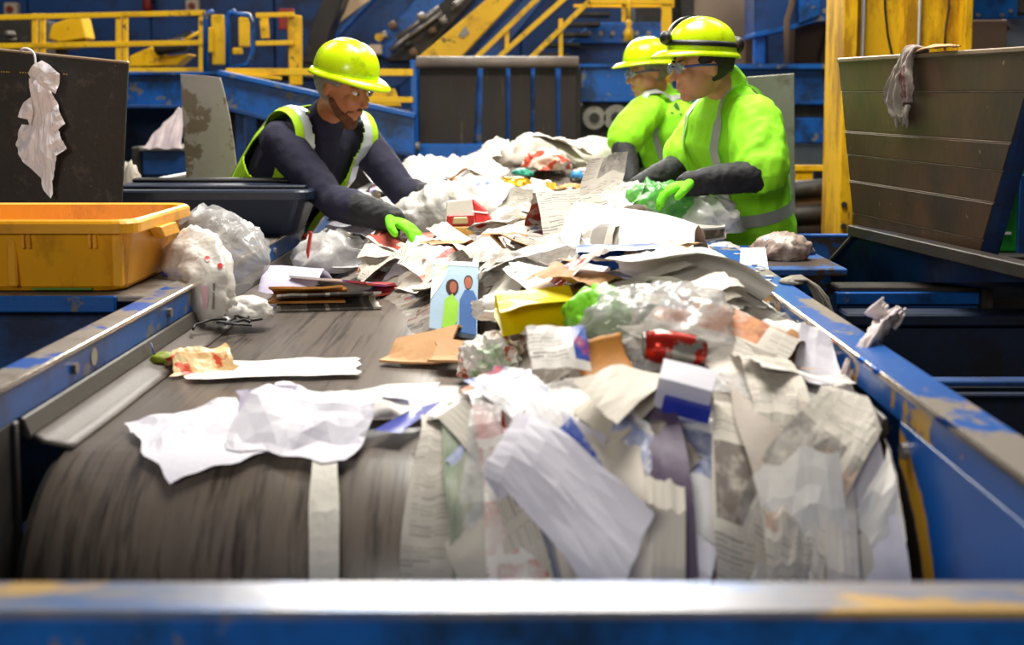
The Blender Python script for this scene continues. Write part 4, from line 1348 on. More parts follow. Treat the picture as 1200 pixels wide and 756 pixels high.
vs, fs = [], []
for d in (0.0, -0.010):
    for j in range(11):
        for i in range(5):
            vs.append(cover_pt(i / 4, j / 10, d))
for b in (0, 55):
    for j in range(10):
        for i in range(4):
            a = b + j * 5 + i
            fs.append((a, a + 1, a + 6, a + 5))
rim = [i for i in range(5)] + [j * 5 + 4 for j in range(1, 11)] + [50 + i for i in range(3, -1, -1)] + [j * 5 for j in range(9, 0, -1)]
for a, b in zip(rim, rim[1:] + rim[:1]):
    fs.append((a, b, b + 55, a + 55))
mesh_obj('pages', vs, fs, paint('pale_cover', '#8fa8bc', '#a0b6c8', 4, 0.7, spec=0.15), mg)
cover_patch('white_margin', [(0, 0), (1, 0), (1, 0.1), (0.0, 0.1)], 0.0015, WHITE)
cover_patch('green_block', [(0.04, 0.1), (0.36, 0.1), (0.2, 0.3), (0.04, 0.36)], 0.002, LIMEBAG)
cover_patch('white_flap', [(0.0, 0.4), (0.36, 0.16), (0.2, 0.5), (0.0, 0.7)], 0.0025, WHITE)
SK1, SK2 = paint('printed_skin', '#8a4f3a', '#9c5c44', 6, 0.8, spec=0.1), paint('printed_hair', '#33201c', '#442c24', 6, 0.8, spec=0.1)


def oval(cx_, cy_, rx, ry, n_=12):
    return [(cx_ + rx * math.cos(2 * PI * q_ / n_), cy_ + ry * math.sin(2 * PI * q_ / n_)) for q_ in range(n_)]


cover_patch('printed_hair', oval(0.45, 0.50, 0.14, 0.12), 0.002, SK2)
cover_patch('printed_face', oval(0.47, 0.51, 0.08, 0.085), 0.003, SK1)
cover_patch('printed_shirt', [(0.26, 0.98), (0.3, 0.68), (0.46, 0.6), (0.6, 0.7), (0.58, 0.9), (0.45, 1.0)], 0.0025, paint('printed_lime', '#86b83c', '#98c84c', 6, 0.8, spec=0.1))
cover_patch('printed_hair', oval(0.79, 0.39, 0.095, 0.10), 0.002, SK2)
cover_patch('printed_face', oval(0.79, 0.42, 0.08, 0.095), 0.003, SK1)
cover_patch('printed_shirt', [(0.62, 1.0), (0.62, 0.66), (0.72, 0.53), (0.9, 0.53), (0.98, 0.62), (0.98, 1.0)], 0.0025, paint('printed_blue', '#3c5c90', '#4a6a9e', 6, 0.8, spec=0.1))

x, s = px_on(500, 395, 0.05)
hero(sheet('cardboard_flap', x, s, 0.15, tent(0.20, 0.05), CARD, -0.25, 0.01, 0.006, 4, 0, (0.25, 0.1), (10, 12), 0.05, 0.005, heap=0), 'bent tan cardboard flap under the magazine with two people', 'cardboard')
x, s = px_on(548, 408, 0.05)
hero(sheet('cardboard_flap', x, s, 0.14, flat(0.10), KRAFT, -0.1, 0.03, 0.006, 4, 0, (-0.1, 0.5), (8, 8), 0.06, 0.005, heap=0), 'darker brown cardboard flap to the right under the same magazine', 'cardboard')

# big folded newspaper ridge
x, s = px_on(745, 305)
s += 0.03
hero(sheet('newspaper', x, s, 0.34, tent(0.34, 0.10), paint('blank_newsprint', '#dcd8d2', '#eae7e2', 6, 0.6), -0.32, 0.02, 0.012, 3.0, 0.5, (-0.05, 0.05), (20, 24), 0.03, 0.002), 'large pale folded newspaper forming the ridge of the heap', 'newspaper')
x, s = px_on(655, 290)
hero(sheet('newspaper', x, s, 0.12, tent(0.28, 0.12), NEWS_RED, 0.2, 0.03, 0.02, 4.0, 0.5, (0.1, 0.1), (12, 18), 0.05), 'upright red printed newspaper fold left of the pale ridge newspaper', 'newspaper')
x, s = px_on(725, 330)
hero(sheet('leaflet', x, s, 0.20, folded(0.16, 0.012, 0.02), paint('royal_blue_cover', '#2a4f9c', '#3c62b0', 6, 0.35), -0.1, 0.045, 0.01, 4.0, 0.3, (0, 0.35), (14, 14), 0.05), 'royal blue leaflet sticking out under the ridge newspaper', 'leaflet')
x, s = px_on(805, 305)
mgc = hero(sheet('magazine', x, s, 0.13, folded(0.5, 0.012, 0.01), FLYER_DARK, -0.75, 0.06, 0.010, 3.0, 0.3, (0.15, 0.1), (12, 20), 0.03, 0.006), 'dark colourful magazine lying right of the ridge newspaper', 'magazine')
x, s = px_on(846, 295, 0.1)
hero(blob('plastic_bag', surf(x, s, 0.04), (0.11, 0.09, 0.06), FILM_WHITE, 0.4, 0.35, 2.2), 'white bag between the dark magazine and the right skirt', 'bag')
x, s = px_on(795, 345)
hero(sheet('paper_sheet', x, s, 0.36, folded(0.30, 0.02, 0.03), WHITE, -0.5, 0.03, 0.02, 4, 0.8, (0.05, 0.15), (18, 18), 0.08, smooth_sh=True), 'big white paper spread below the dark magazine', 'paper')
# white sheet and scraps on the right rail
q = [W(868, 292, 3.55), W(895, 292, 3.55), W(899, 320, 3.4), W(890, 352, 3.3), W(866, 350, 3.32), W(866, 318, 3.45)]
ws = hero(solid('paper_sheet', q, (0.006, 0.006, 0.003), WHITE_BLUE), 'white paper sheet leaning on the inner face of the right rail', 'paper')
for i in range(16):
    Y = R.uniform(3.1, 4.1)
    xx = R.uniform(0.605, 0.65)
    sz = R.uniform(0.003, 0.008)
    o = crushed_box('paper_flake', (xx, Y, 1.0225), (sz * 2, sz * 2.4, 0.003), WHITE, (0, 0, R.uniform(0, 3)), 0.001, None, 1)
    tag(o, 'tiny white paper flake on top of the right rail', 'flake', 'paper flakes on the right rail')
for px, py, Y, sz, m, lab in ((915, 283, 3.85, (0.085, 0.05, 0.045), paint('colour_scrap', '#c8b4a8', '#8a6a5c', 22, 0.4, wear=('#3f86c4', 14, 0.6)), 'crumpled colour picture scrap on the right rail by the lime shirt'),
                              (922, 306, 3.72, (0.06, 0.05, 0.05), paint('sepia_scrap', '#6b4a38', '#d8c8bc', 16, 0.4), 'brown and white crumpled wrapper below the colour picture scrap')):
    p = W(px, py, Y)
    o = blob('paper_scrap', (p.x, p.y, 1.006), sz, m, 0.2, 0.5, 2.6, 0, 4)
    hero(o, lab, 'paper')
# fibre rag hanging off the outer edge of the right rail
p = W(960, 334, 3.1)
mp = thing('frayed_rag', 'frayed grey string mop rag hung over the outer edge of the right rail', 'rag', (0.665, p.y, 1.02))
FR = paint('string_grey', '#8a8478', '#a09a8c', 20, 0.9)
blob('knot', (0.662, p.y, 1.021), (0.028, 0.035, 0.010), FR, 0, 0.5, 3, 0, 3, mp)
for i in range(26):
    a = (i / 25 - 0.5) * 0.09
    y0 = p.y + a * 0.5
    L = R.uniform(0.06, 0.10)
    pts = [(0.645, y0, 1.027), (0.690, y0 + a * 0.4, 1.034), (0.730 + R.uniform(-0.006, 0.012), y0 + a * 0.7, 1.012 - L * 0.3), (0.745 + R.uniform(-0.012, 0.016), y0 + a, 1.0 - L)]
    tube('strand', resample(pts, 7), [0.0035] * 6 + [0.0015], FR, mp, 5)

# lower middle: pouch, wrapper, grey bag, orange board, boxes
x, s = px_on(627, 402)
ypk = hero(sheet('yellow_pouch', x, s, 0.15, folded(0.18, 0.014, 0.02), YELLOWPACK, 0.12, 0.05, 0.012, 5, 0.2, (0, 0.45), (12, 14), 0.04, 0.002), 'bright yellow pouch in the front of the heap', 'pouch')
x, s = px_on(612, 385)
hero(blob('crumpled_paper', surf(x, s, H(x, s) + 0.02), (0.10, 0.07, 0.04), WHITE, 0.2, 0.5, 2.5, 0, 4, None, 0.35, False), 'crumpled white paper ball above the yellow pouch', 'paper')
x, s = px_on(700, 390)
hero(blob('lime_wrapper', surf(x, s, H(x, s) + 0.0), (0.055, 0.08, 0.06), LIMEBAG, 0.3, 0.45, 2.4, 0.05, 4), 'lime green wrapper right of the yellow pouch', 'wrapper')
x, s = px_on(775, 410)
hero(blob('plastic_bag', surf(x, s, H(x, s) - 0.01), (0.14, 0.15, 0.085), FILM_GREY, -0.5, 0.30, 2.0, 0.04, 5), 'large grey translucent bag right of the lime wrapper', 'bag')
x, s = px_on(722, 462)
hero(sheet('cardboard_disc', x, s, 0.10, curl(0.10, 0.045, 1.7), CARD_ORANGE, 0.5, 0.02, 0.006, 4, 0.2, (0.1, 0.15), (12, 12), 0.06, 0.005, smooth_sh=True), 'curved orange brown cardboard piece in the near heap', 'cardboard')
x, s = px_on(655, 450)
hero(sheet('kraft_scrap', x, s, 0.10, tent(0.14, 0.04), FLYER, 0.1, 0.05, 0.02, 6, 0.3, (0, 0.2), (10, 10), 0.08), 'striped colourful wrapper standing left of the orange cardboard', 'wrapper')
x, s = px_on(578, 440)
hero(blob('crumpled_wrapper', surf(x, s, H(x, s) + 0.0), (0.06, 0.07, 0.06), paint('white_green_wrap', '#ece6e0', '#e8e0d8', 6, 0.4, wear=('#b8502c', 10, 0.60), dirt=('#5f9a4c', 9, 0.62)), 0.2, 0.5, 2.4, 0, 4, None, 0.35, False), 'crumpled white wrapper with green and red print at the heap front edge', 'wrapper')
x, s = px_on(800, 485)
bx_ = thing('small_box', 'white lavender carton with a deep blue side near the drum', 'carton', surf(x, s, H(x, s)))
pc = surf(x, s, H(x, s) + 0.05)
crushed_box('case', pc, (0.085, 0.06, 0.055), WHITE_BLUE, (0.35, 0.2, -0.2), 0.003, bx_)
crushed_box('blue_side', pc + Vector((0.0, -0.026, -0.024)), (0.075, 0.02, 0.025), paint('deep_blue_ink', '#2433a0', '#2e3eb0', 6, 0.4), (0.35, 0.2, -0.2), 0.002, bx_)
x, s = px_on(790, 447)
cn = thing('drink_can', 'crushed red and silver can between the grey bag and the lavender carton', 'can', surf(x, s, H(x, s)))
pc = surf(x, s, H(x, s) + 0.05)
tube('body', [pc + Vector((-0.05, 0, 0.01)), pc + Vector((-0.03, 0, 0.008)), pc + Vector((0.03, 0.01, -0.005)), pc + Vector((0.05, 0.012, -0.01))], [0.024, 0.03, 0.031, 0.025], paint('can_print', '#9a9a90', '#b8b8ae', 4, 0.25, 0.6, wear=('#b82c20', 10, 0.55)), cn, 18)
disc('end', pc + Vector((-0.051, 0, 0.01)), 0.022, 0.003, (-1, 0, 0), STEEL, cn, 16)
x, s = px_on(925, 410, 0.08)
hero(blob('plastic_bag', surf(x, s, 0.055), (0.075, 0.08, 0.06), paint('soft_white_bag', '#ddd8d2', '#ebe7e2', 5, 0.5), 0.2, 0.3, 2.2, 0, 4), 'round white bag resting against the right skirt', 'bag')
x, s = px_on(880, 425, 0.06)
hero(blob('plastic_bag', surf(x, s, 0.04), (0.11, 0.10, 0.05), FILM_DARK, 0.2, 0.4, 2.2, 0, 4), 'dark plastic bag left of the round white bag', 'bag')
x, s = px_on(930, 470, 0.09)
hero(sheet('newspaper', 0.38, 0.25, 0.26, tent(0.30, 0.04), NEWS_RED, -0.5, 0.02, 0.02, 4, 0.6, (-0.1, 0.1), (16, 16), 0.06, smooth_sh=True), 'broad newspaper with red print against the right skirt near the drum', 'newspaper')
# cloth scrap standing over the right rail
rg = thing('cloth_scrap', 'pale cloth scrap draped over the right rail near the drum', 'cloth', W(995, 460, 2.35))


def cloth_strip(name, path, widths, wide, mat, parent, pleat=0.01, n=40, m=12, thick=0.003):
    path = resample(path, n)
    wl = [w_.x for w_ in resample([(w_, 0, 0) for w_ in widths], n)]
    wide = Vector(wide).normalized()
    SEED[0] += 1
    vs, fs = [], []
    for i, p in enumerate(path):
        t = (path[min(i + 1, n - 1)] - path[max(i - 1, 0)]).normalized()
        nr = t.cross(wide).normalized()
        for j in range(m + 1):
            q_ = j / m - 0.5
            k_ = ridged(Vector((q_ * 3, i * 0.10, SEED[0] * 2.1)), 3) * pleat * 2 + pleat * math.sin(q_ * 16 + i * 0.12)
            vs.append(p + wide * (q_ * wl[i] * (1 + 0.3 * noise.noise(Vector((i * 0.11, j * 0.02, SEED[0]))))) + nr * k_)
    for i in range(n - 1):
        for j in range(m):
            a = i * (m + 1) + j
            fs.append((a, a + 1, a + m + 2, a + m + 1))
    o = mesh_obj(name, vs, fs, mat, parent, True)
    md = o.modifiers.new('t', 'SOLIDIFY')
    md.thickness = thick
    return o


PINKY = paint('pale_pink_cloth', '#cfc2c2', '#ddd2d0', 8, 0.85)
cloth_strip('cloth', [W(984, 466, 2.20), W(996, 432, 2.23), W(1008, 405, 2.27), W(1026, 384, 2.32), W(1040, 368, 2.38)], [0.035, 0.04, 0.045, 0.055, 0.065], (0.85, 0.25, 0.45), PINKY, rg, 0.010)
for i in range(13):
    a = W(1022 + 2.6 * i, 362 + 1.3 * i - 0.7 * (i % 3), 2.37 + 0.002 * i)
    b = a + Vector((0.012 + R.uniform(-0.004, 0.008), 0.004 * (i - 6) * 0.3, 0.012 + R.uniform(0, 0.012)))
    tube('fringe', [a - Vector((0.01, 0, 0.012)), a, b], [0.006, 0.0055, 0.002], PINKY, rg, 6)

# sheets pouring over the drum on the right: singled out by place
TAUPE = paint('taupe_paper', '#a89c92', '#bdb1a6', 5, 0.7)
HANG = [(-0.13, 0.07, NEWS_GREY, 'grey newsprint strip leftmost of the papers hanging over the drum'), (-0.06, 0.06, paint('green_striped_paper', '#5a7a5c', '#b8b4a4', 7, 0.6, stretch=(7, 1, 1)), 'faded green striped paper hanging over the drum'),
        (0.0, 0.08, FLYER, 'colourful flyer hanging over the drum beside the green striped paper'), (0.06, 0.07, TAUPE, 'narrow taupe paper hanging left of the white sheet on the drum'),
        (0.12, 0.12, WHITE, 'white sheet hanging down the middle of the drum'), (0.20, 0.07, paint('plum_paper', '#4a3a58', '#6a5a70', 6, 0.6), 'dark plum paper strip hanging right of the white sheet'),
        (0.25, 0.10, FLYER_BLUE, 'white leaflet with red and blue blocks hanging over the drum'), (0.33, 0.09, NEWS, 'newsprint sheet hanging over the drum right of the leaflet'),
        (0.40, 0.08, TAUPE, 'wide taupe paper hanging over the drum left of the last newsprint'), (0.46, 0.08, NEWS_GREY, 'grey newsprint strip hanging over the right end of the drum'), (0.51, 0.06, WHITE_BLUE, 'cool white strip rightmost of the papers hanging over the drum')]
for i, (x, wd_, m, lab) in enumerate(HANG):
    hero(sheet('hanging_sheet', x, -0.26 + 0.04 * (i % 3), wd_ * 1.35, flat(0.56), m, R.uniform(-0.12, 0.12), 0.03 + 0.010 * (i % 3), 0.028, 5, 0.5, (R.uniform(-0.25, 0.25), 0), (10, 30), 0.08, 0, True, heap=0.55), lab, 'paper')

# ------------------------------------------------------------------ rags on the panels
wr = thing('white_rag', 'torn white rag hung by a string on the blackened panel', 'rag', W(48, 230, 3.88))
yr = 3.885
def torn_sheet(name, outline, Y, mat, parent, amp, seed, cuts=3, freq=16):
    """crumpled flat-faceted sheet with a torn outline"""
    bm = bmesh.new()
    f_ = bm.faces.new([bm.verts.new(W(px, py, Y)) for px, py in outline])
    bmesh.ops.triangulate(bm, faces=[f_])
    for _ in range(cuts):
        bmesh.ops.subdivide_edges(bm, edges=[e for e in bm.edges if e.calc_length() > 0.014], cuts=1)
        bmesh.ops.triangulate(bm, faces=bm.faces[:])
    for v in bm.verts:
        q_ = v.co * freq + Vector((seed, 0, 0))
        v.co.y += -amp * (0.35 + ridged(q_, 2) + 0.6 * noise.noise(q_ * 0.5))
        v.co.x += amp * 0.25 * noise.noise(q_ * 1.3)
    o = bm_obj(name, bm, mat, parent)
    m_ = o.modifiers.new('t', 'SOLIDIFY')
    m_.thickness = 0.0015
    return o


torn_sheet('rag_body', [(38, 92), (46, 92), (58, 100), (56, 116), (66, 128), (72, 137), (79, 145), (70, 152), (62, 158), (72, 162), (78, 169), (82, 174), (70, 182), (62, 188), (58, 200), (64, 214), (66, 226), (63, 232), (56, 222), (50, 208), (40, 199), (30, 190), (24, 180), (19, 170), (23, 158), (27, 146), (36, 147), (34, 136), (38, 118)], yr - 0.012, RAG_WHITE, wr, 0.030, 3.0)
torn_sheet('rag_top', [(35, 86), (42, 76), (51, 71), (62, 77), (73, 87), (70, 98), (67, 110), (56, 104), (50, 100), (44, 93), (38, 99)], yr - 0.028, RAG_WHITE, wr, 0.022, 9.0)
torn_sheet('rag_wing', [(37, 114), (28, 120), (25, 130), (22, 137), (34, 140), (37, 148), (41, 130)], yr - 0.024, RAG_WHITE, wr, 0.018, 5.0)
tube('string', resample([W(24, 62, yr + 0.03), W(25, 58, yr), W(32, 57, yr - 0.01), W(40, 63, yr - 0.012), W(42, 78, yr - 0.012), W(46, 92, yr - 0.012)], 16), 0.0035, RAG_WHITE, wr, 6)

dr = thing('dirty_rag', 'dirty grey rag hanging over the top of the brown hopper panel', 'rag', W(1065, 152, 3.75))


def on_panel(px, py):
    """point just in front of the brown panel along the surveyed direction"""
    best = None
    o_ = Vector((0, 0, CAMZ))
    d_ = W(px, py, 4.0) - o_
    t_ = (TL - o_).dot(nrm) / d_.dot(nrm)
    return o_ + d_ * t_


def pf(px, py, d):
    return on_panel(px, py) - nrm * d


alongp = (TR - TL).normalized()
cloth_strip('rag_fold', [pf(1074, 64, -0.02), pf(1071, 60, 0.006), pf(1065, 74, 0.016), pf(1059, 96, 0.02), pf(1055, 120, 0.018), pf(1060, 136, 0.014)], [0.05, 0.045, 0.055, 0.075, 0.095, 0.06], alongp, RAG, dr, 0.009, 46, 18)
cloth_strip('rag_fold', [pf(1077, 64, -0.02), pf(1075, 60, 0.010), pf(1073, 76, 0.024), pf(1075, 98, 0.028), pf(1074, 118, 0.024)], [0.035, 0.035, 0.04, 0.065, 0.05], alongp, paint('soiled_cloth_red', '#8d8078', '#a59a90', 14, 0.9, dirt=('#6a3f42', 10, 0.55)), dr, 0.008, 40, 14)
for i in range(18):
    a = pf(1052 + i * 1.1, 122 + R.uniform(0, 6), 0.014)
    b = pf(1053 + i * 1.0 + R.uniform(-3, 3), R.uniform(132, 153), 0.012)
    tube('frayed_end', resample([a, a.lerp(b, 0.5) + Vector((R.uniform(-0.008, 0.008), 0, 0)), b], 6), [0.006, 0.007, 0.006, 0.005, 0.004, 0.002], RAG, dr, 5)
ct = thing('torn_card', 'torn brown card lying along the top edge of the brown panel', 'card', pf(1100, 62, 0))
cloth_strip('card', [pf(1074, 66, 0.008) + Vector((0, 0, 0.012)), pf(1085, 61, 0) + Vector((0, 0, 0.014)), pf(1105, 59, 0) + Vector((0, 0, 0.014)), pf(1122, 58, 0) + Vector((0, 0, 0.012))], [0.02, 0.035, 0.045, 0.02], -nrm, BROWNBOX if False else KRAFT, ct, 0.003, 20, 6)

# pale sheets beyond the navy crate
tp = thing('tilted_paper', 'streaked pale sheet tilted on the blue shelf', 'paper', W(190, 176, 6.5))
cloth_strip('sheet', [W(190, 174, 6.55), W(197, 155, 6.62), W(206, 138, 6.7), W(214, 126, 6.75)], [0.20, 0.14, 0.08, 0.05], (1, 0, 0), paint('pinkish_sheet', '#8f8088', '#c8b8b8', 5, 0.6, stretch=(6, 1, 1)), tp, 0.006)
b = W(152, 205, 5.3)
pbg = hero(blob('pale_sack', (b.x, b.y, b0.z - 0.16), (0.055, 0.05, 0.17), paint('pale_sack', '#a09688', '#b8aea0', 6, 0.7), 0, 0.4, 2.2, 0, 4), 'pale crumpled sack beyond the black panel', 'sack')


# loose filler pieces: individuals, scattered over the heap
KINDS = [
    ('newspaper_sheet', [NEWS, NEWS, NEWS_GREY], 'newsprint sheet', 'newspaper'),
    ('newspaper_page', [NEWS_RED], 'red-pictured newspaper page', 'newspaper'),
    ('flyer', [FLYER], 'multicoloured glossy flyer', 'flyer'),
    ('magazine_page', [FLYER_DARK], 'dark glossy magazine page', 'magazine'),
    ('leaflet', [FLYER_BLUE], 'blue and white leaflet', 'leaflet'),
    ('paper_sheet', [WHITE, WHITE_BLUE, paint('warm_white_paper', '#d9cfc2', '#e4dbd0', 4, 0.65)], 'white paper sheet', 'paper'),
    ('kraft_scrap', [KRAFT], 'brown kraft scrap', 'paper'),
    ('plastic_film', [FILM, FILM_WHITE], 'clear plastic film', 'plastic'),
]
ZONES = [(-0.45, 0.12, 40, 'over the head drum', 'over the drum'), (0.05, 1.15, 100, 'in the near heap', 'near heap'),
         (1.1, 2.2, 100, 'in the middle heap', 'middle heap'), (2.2, 3.6, 70, 'in the heap between the workers', 'heap between workers'), (3.6, 5.0, 30, 'on the far mound', 'far mound')]
WGT = [30, 22, 13, 9, 9, 13, 4, 5]
for px_, py_, rr_ in ((532, 345, 1.2), (532, 375, 1.2), (532, 395, 1.2), (575, 190, 1.6), (540, 268, 1.9), (540, 290, 1.9), (577, 275, 1.8), (577, 300, 1.7), (555, 300, 1.6), (485, 272, 1.8), (485, 295, 1.5), (440, 265, 1.6), (400, 275, 1.5), (620, 272, 1.2), (500, 240, 1.3), (585, 185, 2.0), (622, 178, 2.0), (690, 185, 2.2), (600, 222, 1.5), (640, 193, 1.5), (668, 226, 1.3), (780, 250, 1.4), (840, 260, 1.4), (627, 402, 1.8), (627, 425, 1.6), (800, 485, 1.4), (800, 500, 1.4), (722, 462, 1.3), (700, 380, 1.3)):
    px_on(px_, py_, None, rr_)
for z0, z1, cnt, zlab, zgrp in ZONES:
    made = 0
    tries = 0
    while made < cnt and tries < 4000:
        tries += 1
        s = R.uniform(z0, z1)
        x = R.uniform(-0.72, 0.53)
        if H(x, s) < 0.045:
            continue
        if any((x - hx) ** 2 / (0.085 * hr) ** 2 + (s + 0.05 * hr - hs) ** 2 / (0.14 * hr) ** 2 < 1 for hx, hs, hr in HERO_XS) and R.random() < 0.95:
            continue
        made += 1
        ki = R.choices(range(8), WGT if z0 > 1 else [18, 14, 7, 3, 10, 30, 4, 14])[0]
        nm, mats, lab, cat = KINDS[ki]
        big = R.random()
        wid = R.uniform(0.07, 0.20) * (0.6 if z0 < 0 else (0.85 if z0 < 1 else 1))
        ln = R.uniform(0.10, 0.27) * (1.5 if z0 < 0 else 1)
        if z0 > 3:
            wid, ln = wid * 1.4, ln * 1.4
        prof, form = flat(ln), 'flat'
        if big > 0.72:
            form = 'folded'
            prof = folded(ln * 1.6, R.uniform(0.006, 0.016), R.uniform(0.0, 0.05))
        elif big > 0.55:
            form = 'ridged'
            prof = tent(ln, R.uniform(0.02, 0.06))
        elif big > 0.45:
            form = 'curled'
            prof = curl(ln * (1.6 if z0 < 0 else 1), R.uniform(0.04, 0.09) * (0.3 if z0 < 0 else 1), R.uniform(1.0, 2.2))
        yaw = R.gauss(0, 0.5) if z0 < 0 else R.uniform(-1.5, 1.5)
        lift = R.uniform(0.0, 0.045) if z0 >= 0 else R.uniform(0.0, 0.03)
        low = x > 0.34 and z0 >= 0
        if low:
            lift *= 0.25
            wid, ln = wid * 0.8, ln * 0.8
        o = sheet(nm, x, s, wid, prof, R.choice(mats), yaw, lift, R.uniform(0.015, 0.05) * (0.5 if low or s < 0.25 else 1), R.uniform(4.5, 9), R.uniform(0.4, 1.0),
                  (R.uniform(-0.3, 0.3), R.uniform(-0.1, 0.75) * (0.3 if low or s < 0.32 else 1)) if z0 >= 0 else (R.uniform(-0.1, 0.1), 0.0), (12, 12), R.uniform(0.03, 0.12), 0, R.random() < 0.35)
        side = 'left of centre' if x < -0.05 else ('by the right skirt' if x > 0.33 else 'at mid belt')
        tag(o, form + ' ' + lab + ' ' + zlab + ', ' + side, cat, form + ' ' + lab + ' ' + zgrp + ', ' + side)



# ================================================================== WORKERS
def loft(bm, chain, side, seg=16):
    """closed tube through (point, half width, half depth); width lies along `side`"""
    side = Vector(side)
    rings = []
    n = len(chain)
    pts = [Vector(c[0]) for c in chain]
    for i, (p, a, b) in enumerate(chain):
        t = (pts[min(i + 1, n - 1)] - pts[max(i - 1, 0)]).normalized()
        s = (side - t * side.dot(t)).normalized()
        f = t.cross(s)
        rings.append([bm.verts.new(Vector(p) + s * a * math.cos(2 * PI * k_ / seg) + f * b * math.sin(2 * PI * k_ / seg)) for k_ in range(seg)])
    for a, b in zip(rings, rings[1:]):
        for k_ in range(seg):
            bm.faces.new((a[k_], a[(k_ + 1) % seg], b[(k_ + 1) % seg], b[k_]))
    for ring, c, nb in ((rings[0], chain[0], pts[1]), (rings[-1], chain[-1], pts[-2])):
        p = Vector(c[0])
        out = (p - nb).normalized()
        r2 = [bm.verts.new(p + (v.co - p) * 0.7 + out * min(c[1], c[2]) * 0.7) for v in ring]
        tip = bm.verts.new(p + out * min(c[1], c[2]))
        for k_ in range(seg):
            bm.faces.new((ring[k_], ring[(k_ + 1) % seg], r2[(k_ + 1) % seg], r2[k_]))
            bm.faces.new((r2[k_], r2[(k_ + 1) % seg], tip))


def ellipsoid(bm, c, axes, sub=2):
    """axes: three vectors giving the half axes"""
    m = Matrix((axes[0], axes[1], axes[2])).transposed()
    r = bmesh.ops.create_icosphere(bm, subdivisions=sub, radius=1.0)
    for v in r['verts']:
        v.co = m @ v.co + Vector(c)


def fuse(name, bm, mat, parent, voxel=0.008, iters=4, wrinkle=0.0, wfreq=14, wdir=(1, 1, 1)):
    """one continuous skin over everything in bm"""
    bmesh.ops.recalc_face_normals(bm, faces=bm.faces)
    me = bpy.data.meshes.new('tmp')
    bm.to_mesh(me)
    bm.free()
    ob = bpy.data.objects.new('tmp', me)
    COL.objects.link(ob)
    m = ob.modifiers.new('r', 'REMESH')
    m.mode = 'VOXEL'
    m.voxel_size = voxel
    if iters:
        sm_ = ob.modifiers.new('s', 'SMOOTH')
        sm_.factor = 0.5
        sm_.iterations = iters
    dg = bpy.context.evaluated_depsgraph_get()
    ev = ob.evaluated_get(dg).to_mesh()
    vs = [v.co.copy() for v in ev.vertices]
    no = [v.normal.copy() for v in ev.vertices]
    fs = [list(p.vertices) for p in ev.polygons]
    bpy.data.objects.remove(ob, do_unlink=True)
    if wrinkle:
        wd_ = Vector(wdir)
        for i, v in enumerate(vs):
            q_ = Vector((v.x * wd_.x, v.y * wd_.y, v.z * wd_.z)) * wfreq
            vs[i] = v + no[i] * wrinkle * (ridged(q_, 2) + 0.5 * noise.noise(q_ * 0.4))
    return mesh_obj(name, vs, fs, mat, parent, True)


def world_verts(o):
    base = Vector((0, 0, 0))
    q_ = o
    while q_ is not None:
        base += q_.location
        q_ = q_.parent
    return base


def cut_from(name, src, planes, drop, push, mat, parent, thick=0.0):
    """piece of clothing cut out of another one's surface along planes and set proud of it"""
    bm = bmesh.new()
    bm.from_mesh(src.data)
    base = world_verts(src)
    bmesh.ops.translate(bm, verts=bm.verts, vec=base)
    for co, no in planes:
        bmesh.ops.bisect_plane(bm, geom=bm.verts[:] + bm.edges[:] + bm.faces[:], plane_co=Vector(co), plane_no=Vector(no))
    bm.normal_update()
    dead = [f for f in bm.faces if drop(f.calc_center_median())]
    bmesh.ops.delete(bm, geom=dead, context='FACES')
    bm.normal_update()
    for v in bm.verts:
        v.co = v.co + v.normal * push
    bm.verts.index_update()
    vs = [v.co.copy() for v in bm.verts]
    fs = [[v.index for v in f.verts] for f in bm.faces]
    bm.free()
    o = mesh_obj(name, vs, fs, mat, parent, True)
    if thick:
        m = o.modifiers.new('t', 'SOLIDIFY')
        m.thickness = thick
        m.offset = 1
    return o


SKIN = paint('skin', '#b9805e', '#c68d6a', 6, 0.5, bump=0.03)
SKIN_TAN = paint('tanned_skin', '#a4663f', '#b5744c', 6, 0.5, bump=0.03)
LIME = paint('lime_shirt_cloth', '#93ec18', '#a2f624', 5, 0.75, bump=0.15)
VEST = paint('hi_vis_yellow_cloth', '#a4d80e', '#b8e81a', 5, 0.7, bump=0.12)
NAVYC = paint('navy_sweatshirt', '#1c1b30', '#25243c', 6, 0.9, bump=0.2)
SILVER = paint('silver_reflective_tape', '#c2ccd4', '#d6dee4', 9, 0.3, 0.25, bump=0.05)
SILVER_DIM = paint('grey_reflective_tape', '#a9ada8', '#b8bcb6', 9, 0.4, 0.2, bump=0.05)
HAT = paint('hi_vis_shell', '#c4e608', '#d2f012', 3, 0.22, dirt=('#9ab80a', 9, 0.62), bump=0.02)
TROUSER = paint('dark_work_trousers', '#1a1c24', '#242731', 5, 0.9)
BOOT = paint('boot_leather', '#1c1510', '#2a2018', 5, 0.6)
HAIRG = paint('grey_hair', '#6a655c', '#938c80', 60, 0.8, stretch=(1, 1, 3))
HAIRD = paint('dark_hair', '#1c1410', '#2a2018', 50, 0.7)
BEARD = paint('ginger_beard', '#54301c', '#6e4226', 60, 0.8)
GLOVE = paint('lime_glove_knit', '#6fe010', '#84f01c', 14, 0.8)
GAUNT = paint('black_gauntlet', '#161616', '#26262a', 12, 0.7)
EYEW = paint('eye_white', '#e0dcd4', '#e8e4dc', 3, 0.3, bump=0)
IRIS = paint('dark_iris', '#241a14', '#2c201a', 3, 0.2, bump=0)
LENS = film('safety_lens', '#9ab4d8', 0.35, 0.1)


def V(*a):
    return Vector(a)


